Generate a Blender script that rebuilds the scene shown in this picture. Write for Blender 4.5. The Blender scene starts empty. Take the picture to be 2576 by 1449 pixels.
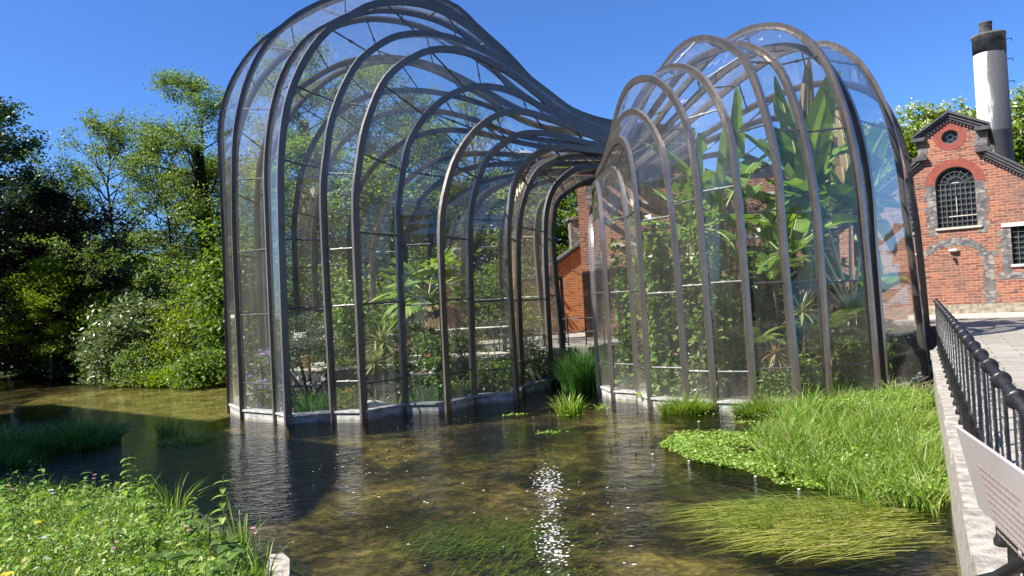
import bpy, bmesh, math, random
import numpy as np
from mathutils import Vector, Matrix
from mathutils.geometry import tessellate_polygon
rad = math.radians
SC = bpy.context.scene
COL = SC.collection

# ---------------- camera, sky, sun, exposure ----------------
cd = bpy.data.cameras.new('camera'); cam = bpy.data.objects.new('camera', cd); COL.objects.link(cam)
cd.sensor_width = 36.0; cd.lens = 1860.0 / 2576.0 * 36.0
cd.clip_start = 0.05; cd.clip_end = 2000
cam.matrix_world = (Matrix.Translation((0, 0, 3.0)) @ Matrix.Rotation(rad(90.8), 4, 'X') @ Matrix.Rotation(rad(-3.3), 4, 'Z'))
SC.camera = cam
SUN_EL, SUN_AZ = 48.0, 250.0            # azimuth measured from +Y towards +X: the sun stands to the left
W = bpy.data.worlds.new('World'); SC.world = W; W.use_nodes = True
wn = W.node_tree.nodes; wl = W.node_tree.links
sky = wn.new('ShaderNodeTexSky'); sky.sky_type = 'NISHITA'; sky.sun_disc = False
sky.sun_elevation = rad(SUN_EL); sky.sun_rotation = rad(SUN_AZ)
sky.altitude = 0; sky.air_density = 1.0; sky.dust_density = 0.35; sky.ozone_density = 4.0
bg = wn['Background']; bg.inputs['Strength'].default_value = 0.082
st = wn.new('ShaderNodeMix'); st.data_type = 'RGBA'; st.blend_type = 'MULTIPLY'; st.inputs[0].default_value = 1; st.inputs[7].default_value = (.40, .63, 1.0, 1)
wl.new(sky.outputs[0], st.inputs[6]); wl.new(st.outputs[2], bg.inputs[0])
sd = bpy.data.lights.new('sun', 'SUN'); sd.energy = 4.6; sd.angle = rad(0.53); sd.color = (1, .95, .87)
sun = bpy.data.objects.new('sun', sd); COL.objects.link(sun)
sdir = Vector((math.sin(rad(SUN_AZ)) * math.cos(rad(SUN_EL)), math.cos(rad(SUN_AZ)) * math.cos(rad(SUN_EL)), math.sin(rad(SUN_EL))))
sun.rotation_euler = sdir.to_track_quat('Z', 'Y').to_euler(); sun.location = sdir * 60
SC.view_settings.view_transform = 'Standard'; SC.view_settings.look = 'None'
SC.view_settings.exposure = 1.25; SC.view_settings.gamma = 1.0
cy = SC.cycles
cy.max_bounces = 8; cy.diffuse_bounces = 3; cy.glossy_bounces = 4; cy.transmission_bounces = 4
cy.transparent_max_bounces = 40; cy.caustics_reflective = False; cy.caustics_refractive = False
cy.sample_clamp_indirect = 4.0; cy.use_denoising = True

# ---------------- helpers ----------------
rng = np.random.default_rng(7)
random.seed(7)

def mesh_np(V, polys=None, quads=None, mats=None, smooth=False):
    me = bpy.data.meshes.new('m')
    V = np.asarray(V, dtype=np.float32).reshape(-1, 3)
    me.vertices.add(len(V)); me.vertices.foreach_set('co', V.ravel())
    if quads is not None:
        Q = np.asarray(quads, dtype=np.int32); k = Q.shape[1]
        ls = np.arange(len(Q), dtype=np.int32) * k; lt = np.full(len(Q), k, dtype=np.int32); li = Q.ravel()
    else:
        lt = np.array([len(p) for p in polys], dtype=np.int32)
        ls = np.concatenate([[0], np.cumsum(lt)[:-1]]).astype(np.int32)
        li = np.array([i for p in polys for i in p], dtype=np.int32)
    me.loops.add(len(li)); me.loops.foreach_set('vertex_index', li)
    me.polygons.add(len(lt)); me.polygons.foreach_set('loop_start', ls); me.polygons.foreach_set('loop_total', lt)
    me.polygons.foreach_set('use_smooth', np.full(len(lt), bool(smooth)))
    me.update(calc_edges=True); me.validate()
    return me

class MB:
    def __init__(s): s.v = []; s.f = []
    def add(s, V, F):
        o = len(s.v); s.v += [tuple(p) for p in V]; s.f += [tuple(i + o for i in f) for f in F]; return s
    def box(s, a, b, M=None):
        V = [Vector((x, y, z)) for z in (a[2], b[2]) for y in (a[1], b[1]) for x in (a[0], b[0])]
        if M is not None: V = [M @ p for p in V]
        return s.add(V, [(0, 2, 3, 1), (4, 5, 7, 6), (0, 1, 5, 4), (2, 6, 7, 3), (0, 4, 6, 2), (1, 3, 7, 5)])
    def tube(s, P, r, n=6, cap=True):
        P = [Vector(p) for p in P]
        if not hasattr(r, '__len__'): r = [r] * len(P)
        V = []; F = []; ref = None
        for i, p in enumerate(P):
            t = (P[min(i + 1, len(P) - 1)] - P[max(i - 1, 0)])
            t = t.normalized() if t.length > 1e-9 else Vector((0, 0, 1))
            if ref is None: ref = Vector((1, 0, 0)) if abs(t.x) < .8 else Vector((0, 1, 0))
            a = (ref - t * ref.dot(t)).normalized(); ref = a; b = t.cross(a)
            for k in range(n):
                th = 2 * math.pi * k / n
                V.append(p + (a * math.cos(th) + b * math.sin(th)) * r[i])
        for i in range(len(P) - 1):
            for k in range(n):
                F.append((i * n + k, i * n + (k + 1) % n, (i + 1) * n + (k + 1) % n, (i + 1) * n + k))
        if cap: F.append(tuple(range(n - 1, -1, -1))); F.append(tuple((len(P) - 1) * n + k for k in range(n)))
        return s.add(V, F)
    def lathe(s, c, prof, n=12):
        c = Vector(c); V = []; F = []
        for (r, z) in prof:
            for k in range(n):
                th = 2 * math.pi * k / n; V.append(c + Vector((r * math.cos(th), r * math.sin(th), z)))
        for i in range(len(prof) - 1):
            for k in range(n):
                F.append((i * n + k, i * n + (k + 1) % n, (i + 1) * n + (k + 1) % n, (i + 1) * n + k))
        F.append(tuple(range(n - 1, -1, -1))); F.append(tuple((len(prof) - 1) * n + k for k in range(n)))
        return s.add(V, F)
    def prism(s, poly, z0, z1):
        """poly: list of (x,y) or (x,y,z) counter-clockwise; top at z1 (or own z), bottom at z0"""
        n = len(poly); top = [Vector((p[0], p[1], p[2] if len(p) > 2 else z1)) for p in poly]
        bot = [Vector((p[0], p[1], z0)) for p in poly]
        tri = tessellate_polygon([[Vector((p.x, p.y, 0)) for p in top]])
        F = []
        for t in tri:
            a, b, c = (top[i] for i in t)
            F.append(tuple(t) if (b - a).cross(c - a).z > 0 else (t[0], t[2], t[1]))
        F += [(i, i + n, (i + 1) % n + n, (i + 1) % n) for i in range(n)]
        return s.add(top + bot, F)
    def wall(s, outer, holes=(), y0=0.0, y1=0.3):
        """polygon in (x,z) with holes, extruded from y0 (front) to y1"""
        loops = [list(outer)] + [list(h) for h in holes]
        flat = [p for l in loops for p in l]
        tri = tessellate_polygon([[Vector((x, z, 0)) for x, z in l] for l in loops])
        n = len(flat); V = [(x, y0, z) for x, z in flat] + [(x, y1, z) for x, z in flat]; F = []
        for t in tri:
            (ax, az), (bx, bz), (cx, cz) = (flat[i] for i in t)
            ccw = (bx - ax) * (cz - az) - (bz - az) * (cx - ax) > 0
            a = t if ccw else (t[0], t[2], t[1])
            F.append(tuple(a)); F.append((a[0] + n, a[2] + n, a[1] + n))
        o = 0
        for l in loops:
            m = len(l)
            for i in range(m):
                j = (i + 1) % m; F.append((o + i, o + i + n, o + j + n, o + j))
            o += m
        return s.add(V, F)
    def mesh(s, smooth=False): return mesh_np(s.v, polys=s.f, smooth=smooth)

def link(name, me, mat=None, parent=None, world=True):
    if isinstance(me, MB): me = me.mesh()
    o = bpy.data.objects.new(name, me); COL.objects.link(o); me.name = name
    if mat is not None and me is not None and not me.materials: me.materials.append(mat)
    if parent is not None:
        o.parent = parent
        if world and me is not None:
            me.transform(root_inv(parent))
    return o
def root_inv(p):
    M = Matrix.Identity(4)
    while p is not None:
        M = p.matrix_basis @ M; p = p.parent
    return M.inverted()
def tag(o, label, cat, group=None):
    o['label'] = label; o['category'] = cat
    if group: o['group'] = group
    return o
def thing(name, label, cat, loc=(0, 0, 0), group=None, rz=0):
    o = bpy.data.objects.new(name, None); COL.objects.link(o); o.empty_display_size = .2
    o.location = loc; o.rotation_euler = (0, 0, rz)
    return tag(o, label, cat, group)
def struct(name, me, mat):
    o = link(name, me, mat); o['kind'] = 'structure'; return o
def stuff(name, me, mat, label, cat):
    o = link(name, me, mat); o['kind'] = 'stuff'; return tag(o, label, cat)
def smooth(o):
    me = o.data; me.polygons.foreach_set('use_smooth', np.ones(len(me.polygons), dtype=bool)); me.update(); return o
def copy_tree(o, parent=None):
    c = o.copy(); COL.objects.link(c); c.parent = parent
    for ch in list(o.children): copy_tree(ch, c)
    return c

# ---------------- materials ----------------
def newmat(name):
    m = bpy.data.materials.new(name); m.use_nodes = True
    nt = m.node_tree; nt.nodes.clear(); out = nt.nodes.new('ShaderNodeOutputMaterial')
    return m, nt, out
class NT:
    def __init__(s, nt): s.nt = nt
    def n(s, t, **kw):
        nd = s.nt.nodes.new(t)
        for k, v in kw.items():
            if k.startswith('_'): setattr(nd, k[1:], v)
            elif k.startswith('i'): nd.inputs[int(k[1:])].default_value = v
        return nd
    def l(s, a, b): s.nt.links.new(a, b)
    def coord(s, scale=1.0, kind='Object', rot=None):
        c = s.n('ShaderNodeTexCoord'); m = s.n('ShaderNodeMapping')
        sc = scale if hasattr(scale, '__len__') else (scale,) * 3
        m.inputs['Scale'].default_value = sc
        if rot: m.inputs['Rotation'].default_value = rot
        s.l(c.outputs[kind], m.inputs[0]); return m.outputs[0]
    def noise(s, vec, scale, detail=4, rough=.55, dist=0.0):
        n = s.n('ShaderNodeTexNoise'); n.inputs['Scale'].default_value = scale; n.inputs['Detail'].default_value = detail
        n.inputs['Roughness'].default_value = rough; n.inputs['Distortion'].default_value = dist
        if vec is not None: s.l(vec, n.inputs['Vector'])
        return n.outputs['Fac']
    def ramp(s, fac, stops, interp='LINEAR'):
        r = s.n('ShaderNodeValToRGB'); e = r.color_ramp.elements; r.color_ramp.interpolation = interp
        while len(e) < len(stops): e.new(.5)
        for i, (p, c) in enumerate(stops):
            e[i].position = p; e[i].color = (*c, 1) if len(c) == 3 else c
        s.l(fac, r.inputs[0]); return r.outputs[0]
    def mix(s, fac, a, b, mode='MIX'):
        m = s.n('ShaderNodeMix', _data_type='RGBA', _blend_type=mode)
        for sock, v in ((m.inputs[0], fac), (m.inputs[6], a), (m.inputs[7], b)):
            if hasattr(v, 'is_linked'): s.l(v, sock)
            elif hasattr(v, '__len__'): sock.default_value = (*v, 1)
            else: sock.default_value = v
        return m.outputs[2]
    def math(s, op, a, b=0.0, clamp=False):
        m = s.n('ShaderNodeMath', _operation=op, _use_clamp=clamp)
        for sock, v in ((m.inputs[0], a), (m.inputs[1], b)):
            if hasattr(v, 'is_linked'): s.l(v, sock)
            else: sock.default_value = v
        return m.outputs[0]
    def bump(s, h, strength=.3, dist=.02):
        b = s.n('ShaderNodeBump'); b.inputs['Strength'].default_value = strength; b.inputs['Distance'].default_value = dist
        s.l(h, b.inputs['Height']); return b.outputs[0]
    def pbr(s, out, col, rough=.6, metal=0.0, spec=.5, normal=None):
        p = s.n('ShaderNodeBsdfPrincipled')
        for key, v in (('Base Color', col), ('Roughness', rough), ('Metallic', metal), ('Specular IOR Level', spec)):
            if hasattr(v, 'is_linked'): s.l(v, p.inputs[key])
            elif hasattr(v, '__len__'): p.inputs[key].default_value = (*v, 1)
            else: p.inputs[key].default_value = v
        if normal is not None: s.l(normal, p.inputs['Normal'])
        if out is not None: s.l(p.outputs[0], out.inputs[0])
        return p
def simple(name, c1, c2, scale=3.0, rough=.7, metal=0.0, bump=0.0, detail=5, rough2=None, spec=.5):
    m, nt, out = newmat(name); t = NT(nt); v = t.coord(1)
    f = t.noise(v, scale, detail)
    col = t.ramp(f, [(.3, c1), (.7, c2)])
    nrm = t.bump(t.noise(v, scale * 4, 3), bump, .03) if bump else None
    rr = rough
    if rough2 is not None:
        mr = t.n('ShaderNodeMapRange'); mr.inputs[3].default_value = rough; mr.inputs[4].default_value = rough2
        t.l(f, mr.inputs[0]); rr = mr.outputs[0]
    t.pbr(out, col, rr, metal, spec, nrm); return m
def leafmat(name, c1, c2, c3=None, trans=.32, rough=.42, spec=.5):
    m, nt, out = newmat(name); t = NT(nt)
    g = t.n('ShaderNodeNewGeometry')
    stops = [(0, c1), (1, c2)] if c3 is None else [(0, c1), (.8, c2), (1, c3)]
    col = t.ramp(g.outputs['Random Per Island'], stops)
    p = t.pbr(None, col, rough, 0, spec)
    tr = t.n('ShaderNodeBsdfTranslucent')
    hs = t.n('ShaderNodeHueSaturation'); hs.inputs['Hue'].default_value = .485; hs.inputs['Saturation'].default_value = 1.15; hs.inputs['Value'].default_value = 1.5
    t.l(col, hs.inputs['Color']); t.l(hs.outputs[0], tr.inputs[0])
    mx = t.n('ShaderNodeMixShader'); mx.inputs[0].default_value = trans
    t.l(p.outputs[0], mx.inputs[1]); t.l(tr.outputs[0], mx.inputs[2]); t.l(mx.outputs[0], out.inputs[0])
    return m
def brickmat(name, cA, cB, mortar, cD=(.10, .06, .05), rowh=.13, bw=.36, stain=(.13, .11, .1)):
    m, nt, out = newmat(name); t = NT(nt)
    c = t.n('ShaderNodeTexCoord'); sp = t.n('ShaderNodeSeparateXYZ'); t.l(c.outputs['Object'], sp.inputs[0])
    cb = t.n('ShaderNodeCombineXYZ'); t.l(t.math('ADD', sp.outputs[0], sp.outputs[1]), cb.inputs[0]); t.l(sp.outputs[2], cb.inputs[1])
    b = t.n('ShaderNodeTexBrick'); t.l(cb.outputs[0], b.inputs['Vector'])
    b.inputs['Scale'].default_value = 1; b.inputs['Brick Width'].default_value = bw; b.inputs['Row Height'].default_value = rowh
    b.inputs['Mortar Size'].default_value = .014; b.inputs['Mortar Smooth'].default_value = .3; b.inputs['Bias'].default_value = -.1
    b.inputs['Color1'].default_value = (*cA, 1); b.inputs['Color2'].default_value = (*cB, 1); b.inputs['Mortar'].default_value = (*mortar, 1)
    # dark burnt bricks scattered in the bond
    mp = t.n('ShaderNodeMapping'); mp.inputs['Scale'].default_value = (1 / bw, 1 / rowh, 1); t.l(cb.outputs[0], mp.inputs[0])
    n2 = t.noise(mp.outputs[0], .9, 1)
    f2 = t.ramp(n2, [(.60, (0, 0, 0)), (.68, (1, 1, 1))])
    col = t.mix(t.math('MULTIPLY', f2, .65), b.outputs['Color'], cD)
    big = t.noise(cb.outputs[0], .55, 6, .7)
    col = t.mix(t.ramp(big, [(.42, (0, 0, 0)), (.70, (.7, .7, .7))]), col, stain)
    fine = t.noise(cb.outputs[0], 14, 3)
    col = t.mix(.5, col, t.ramp(fine, [(.2, (.55, .55, .55)), (.8, (1.25, 1.25, 1.25))]), 'MULTIPLY')
    t.pbr(out, col, .85, 0, .2, t.bump(t.math('SUBTRACT', fine, b.outputs['Fac']), .5, .012)); return m

# glass: thin sheet, reflection by Fresnel on both faces, thin film of dust and streaks
def glassmat(name, dust=.05, tint=(.95, .975, .97)):
    m, nt, out = newmat(name); t = NT(nt)
    g = t.n('ShaderNodeNewGeometry')
    ior = t.n('ShaderNodeMapRange'); ior.inputs[3].default_value = 1.52; ior.inputs[4].default_value = 1 / 1.52
    t.l(g.outputs['Backfacing'], ior.inputs[0])
    v = t.coord(1)
    wob = t.bump(t.noise(v, .45, 2), .16, .12)
    fr = t.n('ShaderNodeFresnel'); t.l(ior.outputs[0], fr.inputs['IOR'])
    f = t.math('MULTIPLY', fr.outputs[0], 1.5, True)
    tr = t.n('ShaderNodeBsdfTransparent'); tr.inputs[0].default_value = (*tint, 1)
    gl = t.n('ShaderNodeBsdfGlossy'); gl.inputs['Roughness'].default_value = .035; gl.inputs['Color'].default_value = (1, .95, .88, 1); t.l(wob, gl.inputs['Normal'])
    mx = t.n('ShaderNodeMixShader'); t.l(f, mx.inputs[0]); t.l(tr.outputs[0], mx.inputs[1]); t.l(gl.outputs[0], mx.inputs[2])
    df = t.n('ShaderNodeBsdfDiffuse'); df.inputs[0].default_value = (.74, .72, .66, 1)
    tl = t.n('ShaderNodeBsdfTranslucent'); tl.inputs[0].default_value = (.74, .72, .66, 1)
    ad = t.n('ShaderNodeMixShader'); ad.inputs[0].default_value = .5; t.l(df.outputs[0], ad.inputs[1]); t.l(tl.outputs[0], ad.inputs[2])
    vs = t.coord((5, 5, .35)); st = t.noise(vs, 1.6, 4, .6); bl = t.noise(v, .45, 3)
    sp = t.n('ShaderNodeSeparateXYZ'); t.l(g.outputs['Position'], sp.inputs[0])
    low = t.n('ShaderNodeMapRange'); low.inputs[1].default_value = .2; low.inputs[2].default_value = 1.1; low.inputs[3].default_value = 2.6; low.inputs[4].default_value = 1.0
    t.l(sp.outputs[2], low.inputs[0])
    d = t.math('MULTIPLY', t.math('MULTIPLY', st, bl), dust * 4); d = t.math('MULTIPLY', d, low.outputs[0], True)
    m2 = t.n('ShaderNodeMixShader'); t.l(d, m2.inputs[0]); t.l(mx.outputs[0], m2.inputs[1]); t.l(ad.outputs[0], m2.inputs[2])
    t.l(m2.outputs[0], out.inputs[0]); return m

M = {}
M['glass'] = glassmat('glass', .062)
def metal_rib(nm='bronze_metal', a=(.065, .054, .046), b=(.12, .10, .086), c=(.20, .175, .155), met=.55):
    m, nt, out = newmat(nm); t = NT(nt); v = t.coord(1)
    n = t.noise(v, 2.5, 5, .6); n2 = t.noise(t.coord((9, 9, .6)), 1.2, 4)
    col = t.mix(t.math('MULTIPLY', n2, .6), t.ramp(n, [(.3, a), (.7, b)]), c)
    mr = t.n('ShaderNodeMapRange'); mr.inputs[3].default_value = .26; mr.inputs[4].default_value = .48; t.l(n2, mr.inputs[0])
    t.pbr(out, col, mr.outputs[0], met, .5, t.bump(n, .12, .01)); return m
M['rib'] = metal_rib()
M['cap'] = metal_rib('bronze_lit_face', (.24, .21, .185), (.36, .32, .29), (.46, .43, .40), .8)  # lighter copy of the rib bronze: outer faces coloured as if lit
M['bar'] = simple('grey_metal', (.07, .07, .07), (.14, .135, .13), 6, .45, .5)
M['plinth'] = simple('plinth_stone', (.22, .22, .21), (.62, .62, .60), 5, .75, 0, .3)
M['brick'] = brickmat('red_brick', (.43, .15, .07), (.21, .065, .042), (.38, .30, .24), cD=(.07, .045, .04), rowh=.105, bw=.32)
M['brick2'] = brickmat('orange_brick', (.46, .17, .055), (.36, .11, .045), (.42, .30, .17), rowh=.12, stain=(.35, .2, .12))
M['brickd'] = brickmat('mill_brick', (.30, .14, .06), (.22, .09, .05), (.3, .25, .18))
M['rub'] = simple('red_rubbed_brick', (.20, .045, .03), (.30, .075, .045), 7, .8, 0, .3)
def flintmat():
    m, nt, out = newmat('grey_flint'); t = NT(nt); c = t.n('ShaderNodeTexCoord'); mp = t.n('ShaderNodeMapping'); mp.inputs['Scale'].default_value = (6, 6, 9); t.l(c.outputs['Object'], mp.inputs[0])
    vo = t.n('ShaderNodeTexVoronoi'); vo.inputs['Scale'].default_value = 1; t.l(mp.outputs[0], vo.inputs['Vector']); sp = t.n('ShaderNodeSeparateColor'); t.l(vo.outputs['Color'], sp.inputs[0])
    col = t.ramp(sp.outputs[0], [(0, (.09, .09, .095)), (.6, (.19, .17, .16)), (1, (.32, .29, .25))]); e = t.ramp(vo.outputs['Distance'], [(.45, (1, 1, 1)), (.75, (.75, .72, .68))])
    t.pbr(out, t.mix(.7, col, e, 'MULTIPLY'), .7, 0, .3, t.bump(vo.outputs['Distance'], .4, .02)); return m
M['flint'] = flintmat()
M['stone'] = simple('pale_stone', (.42, .38, .30), (.62, .57, .47), 6, .85, 0, .3)
M['slate'] = simple('slate', (.035, .035, .037), (.085, .083, .08), 5, .6, 0, .3)
M['white'] = simple('white_paint', (.62, .60, .56), (.8, .79, .76), 4, .6)
M['iron'] = simple('black_iron', (.009, .009, .010), (.022, .021, .021), 9, .25, .0, .2, 4, .5, .4)
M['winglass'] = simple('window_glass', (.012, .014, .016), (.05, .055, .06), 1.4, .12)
M['lead'] = simple('window_lead', (.06, .065, .065), (.14, .15, .145), 5, .5)
M['bark'] = simple('bark', (.035, .028, .02), (.11, .09, .07), 7, .9, 0, .6)
M['barkd'] = simple('dark_bark', (.014, .011, .008), (.045, .036, .027), 7, .9, 0, .6)
M['soil'] = simple('soil', (.03, .022, .014), (.09, .07, .045), 3, .95, 0, .6)
M['bank'] = simple('grassy_earth', (.02, .03, .012), (.06, .075, .025), 1.5, .95, 0, .6)
M['terra'] = simple('terracotta', (.38, .2, .12), (.5, .3, .19), 5, .8)
M['rock'] = simple('rock', (.26, .25, .23), (.5, .48, .44), 5, .85, 0, .5)
M['concrete'] = simple('weathered_concrete', (.16, .145, .12), (.5, .45, .38), 9, .9, 0, .5, 8)
M['deckstone'] = simple('interior_path', (.45, .40, .32), (.6, .55, .45), 3, .9)
# foliage
M['alder'] = leafmat('alder_leaf', (.085, .145, .032), (.185, .27, .06), trans=.45)
M['lime'] = leafmat('fresh_leaf', (.12, .20, .025), (.26, .36, .05), trans=.45)
M['mid'] = leafmat('mid_leaf', (.07, .13, .022), (.17, .27, .05), trans=.42)
M['dark'] = leafmat('dark_leaf', (.018, .045, .012), (.05, .10, .026), trans=.3)
M['purple'] = leafmat('copper_leaf', (.024, .026, .012), (.07, .06, .026), trans=.2)
M['silver'] = leafmat('glossy_leaf', (.08, .13, .04), (.20, .25, .11), trans=.25, rough=.3, spec=.7)
M['ivy'] = leafmat('ivy_leaf', (.012, .026, .008), (.035, .06, .016), trans=.15, rough=.35)
M['grassb'] = leafmat('bright_grass', (.08, .19, .018), (.26, .38, .06), (.45, .42, .2), trans=.4)
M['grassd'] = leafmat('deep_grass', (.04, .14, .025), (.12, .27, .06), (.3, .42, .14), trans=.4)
M['cress'] = leafmat('cress_leaf', (.15, .26, .03), (.30, .42, .09), trans=.3)
M['herb'] = leafmat('herb_leaf', (.08, .18, .02), (.24, .38, .06), (.45, .48, .16), trans=.35)
M['weed'] = leafmat('water_weed', (.06, .09, .01), (.34, .38, .06), (.62, .56, .22), trans=.3, rough=.3)
M['weedg'] = leafmat('green_weed', (.09, .15, .02), (.20, .30, .05), trans=.3)
M['banana'] = leafmat('banana_leaf', (.09, .19, .03), (.20, .33, .06), trans=.45, rough=.3)
M['dry'] = leafmat('dry_leaf', (.25, .16, .07), (.5, .38, .22), trans=.3)
M['pale'] = leafmat('variegated_leaf', (.16, .22, .06), (.42, .42, .2), trans=.3)
M['heart'] = leafmat('heart_leaf', (.08, .17, .03), (.24, .34, .08), trans=.35, rough=.35)
M['palm'] = leafmat('palm_leaf', (.12, .22, .03), (.30, .42, .08), (.42, .38, .17), trans=.35, rough=.4)
M['olive'] = leafmat('olive_leaf', (.05, .075, .035), (.13, .17, .09), trans=.2)
M['blossom'] = leafmat('chestnut_blossom', (.68, .66, .42), (.85, .82, .62), trans=.3)
M['fpurple'] = leafmat('purple_petal', (.42, .25, .60), (.70, .52, .85), trans=.3)
M['fpink'] = leafmat('pink_petal', (.55, .12, .35), (.8, .4, .6), trans=.3)
M['forange'] = leafmat('orange_petal', (.75, .10, .03), (.85, .22, .06), trans=.3)
M['fwhite'] = leafmat('white_petal', (.6, .6, .66), (.85, .85, .9), trans=.3)
M['glint'] = simple('white_glint', (.8, .8, .8), (.9, .9, .9), 5, .3)
M['fyellow'] = leafmat('yellow_petal', (.6, .45, .03), (.8, .65, .06), trans=.3)
# ---------------- geometry generators for plants ----------------
def unit(a): return a / np.maximum(np.linalg.norm(a, axis=-1, keepdims=True), 1e-9)
def leaves(P, size, aspect=.55, up=.5, r=rng, nrm=None, sj=.35):
    """diamond leaves with a folded midrib; P (N,3)"""
    P = np.asarray(P, dtype=float); N = len(P)
    s = np.asarray(size) * (1 + sj * r.uniform(-1, 1, N)) if np.ndim(size) else size * (1 + sj * r.uniform(-1, 1, N))
    n = r.normal(size=(N, 3)); n[:, 2] = np.abs(n[:, 2]) + up * 1.5
    if nrm is not None: n = n * .5 + nrm
    n = unit(n); a = unit(np.cross(n, r.normal(size=(N, 3)))); b = np.cross(n, a)
    w = (s * aspect * .5)[:, None]; L = (s * .5)[:, None]
    V = np.empty((N, 4, 3)); V[:, 0] = P - a * L; V[:, 1] = P + b * w + n * w * .35 - a * L * .1
    V[:, 2] = P + a * L; V[:, 3] = P - b * w + n * w * .35 - a * L * .1
    Q = np.arange(N * 4).reshape(N, 4)
    return V.reshape(-1, 3), Q
def leaf_mesh(P, size, aspect=.55, up=.5, r=rng, nrm=None):
    V, Q = leaves(P, size, aspect, up, r, nrm); return mesh_np(V, quads=Q)
def blades(B, h, w, lean, az=None, r=rng, seg=4, curl=1.0):
    """grass blades: B (N,3) bases, h heights, w widths, lean (tip offset as share of h)"""
    B = np.asarray(B, dtype=float); N = len(B)
    h = np.broadcast_to(h, N) * r.uniform(.6, 1.15, N); w = np.broadcast_to(w, N) * r.uniform(.7, 1.2, N)
    az = r.uniform(0, 2 * np.pi, N) if az is None else az + r.normal(0, .35, N)
    ln = np.broadcast_to(lean, N) * r.uniform(.3, 1.4, N)
    D = np.stack([np.cos(az), np.sin(az), 0 * az], 1)
    fa = r.uniform(0, 2 * np.pi, N); S = np.stack([np.cos(fa), np.sin(fa), 0 * fa], 1)
    V = np.empty((N, seg * 2 + 1, 3))
    for i in range(seg + 1):
        t = i / seg; off = ln * t ** (1 + curl); z = h * (t - .35 * np.minimum(ln, 1.3) * t ** 2.6)
        c = B + D * (off * h)[:, None] + np.array([0, 0, 1.]) * z[:, None]
        if i < seg:
            ww = (w * .5 * (1 - t ** 1.6 * .75))[:, None]
            V[:, 2 * i] = c - S * ww; V[:, 2 * i + 1] = c + S * ww
        else: V[:, 2 * seg] = c
    k = seg * 2 + 1; o = (np.arange(N) * k)[:, None]
    Q = np.concatenate([o + np.array([[2 * i, 2 * i + 1, 2 * i + 3, 2 * i + 2]]) for i in range(seg - 1)])
    T = o + np.array([[2 * seg - 2, 2 * seg - 1, 2 * seg]])
    # tip as degenerate-free quad list: keep all faces quads by splitting into polys
    return V.reshape(-1, 3), Q, T
def blade_mesh(*a, **k):
    V, Q, T = blades(*a, **k)
    me = bpy.data.meshes.new('g'); me.vertices.add(len(V)); me.vertices.foreach_set('co', V.astype(np.float32).ravel())
    li = np.concatenate([Q.ravel(), T.ravel()]).astype(np.int32)
    lt = np.concatenate([np.full(len(Q), 4), np.full(len(T), 3)]).astype(np.int32)
    ls = np.concatenate([[0], np.cumsum(lt)[:-1]]).astype(np.int32)
    me.loops.add(len(li)); me.loops.foreach_set('vertex_index', li)
    me.polygons.add(len(lt)); me.polygons.foreach_set('loop_start', ls); me.polygons.foreach_set('loop_total', lt)
    me.polygons.foreach_set('use_smooth', np.zeros(len(lt), dtype=bool)); me.update(calc_edges=True); return me
def in_poly(poly, n, r=rng):
    P = np.array(poly); lo, hi = P.min(0), P.max(0); out = []
    while len(out) < n:
        q = r.uniform(lo, hi, (n * 2, 2)); ins = np.zeros(len(q), bool); j = len(P) - 1
        for i in range(len(P)):
            c = ((P[i, 1] > q[:, 1]) != (P[j, 1] > q[:, 1])) & (q[:, 0] < (P[j, 0] - P[i, 0]) * (q[:, 1] - P[i, 1]) / (P[j, 1] - P[i, 1] + 1e-12) + P[i, 0])
            ins ^= c; j = i
        out += list(q[ins])
    return np.array(out[:n])

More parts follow.
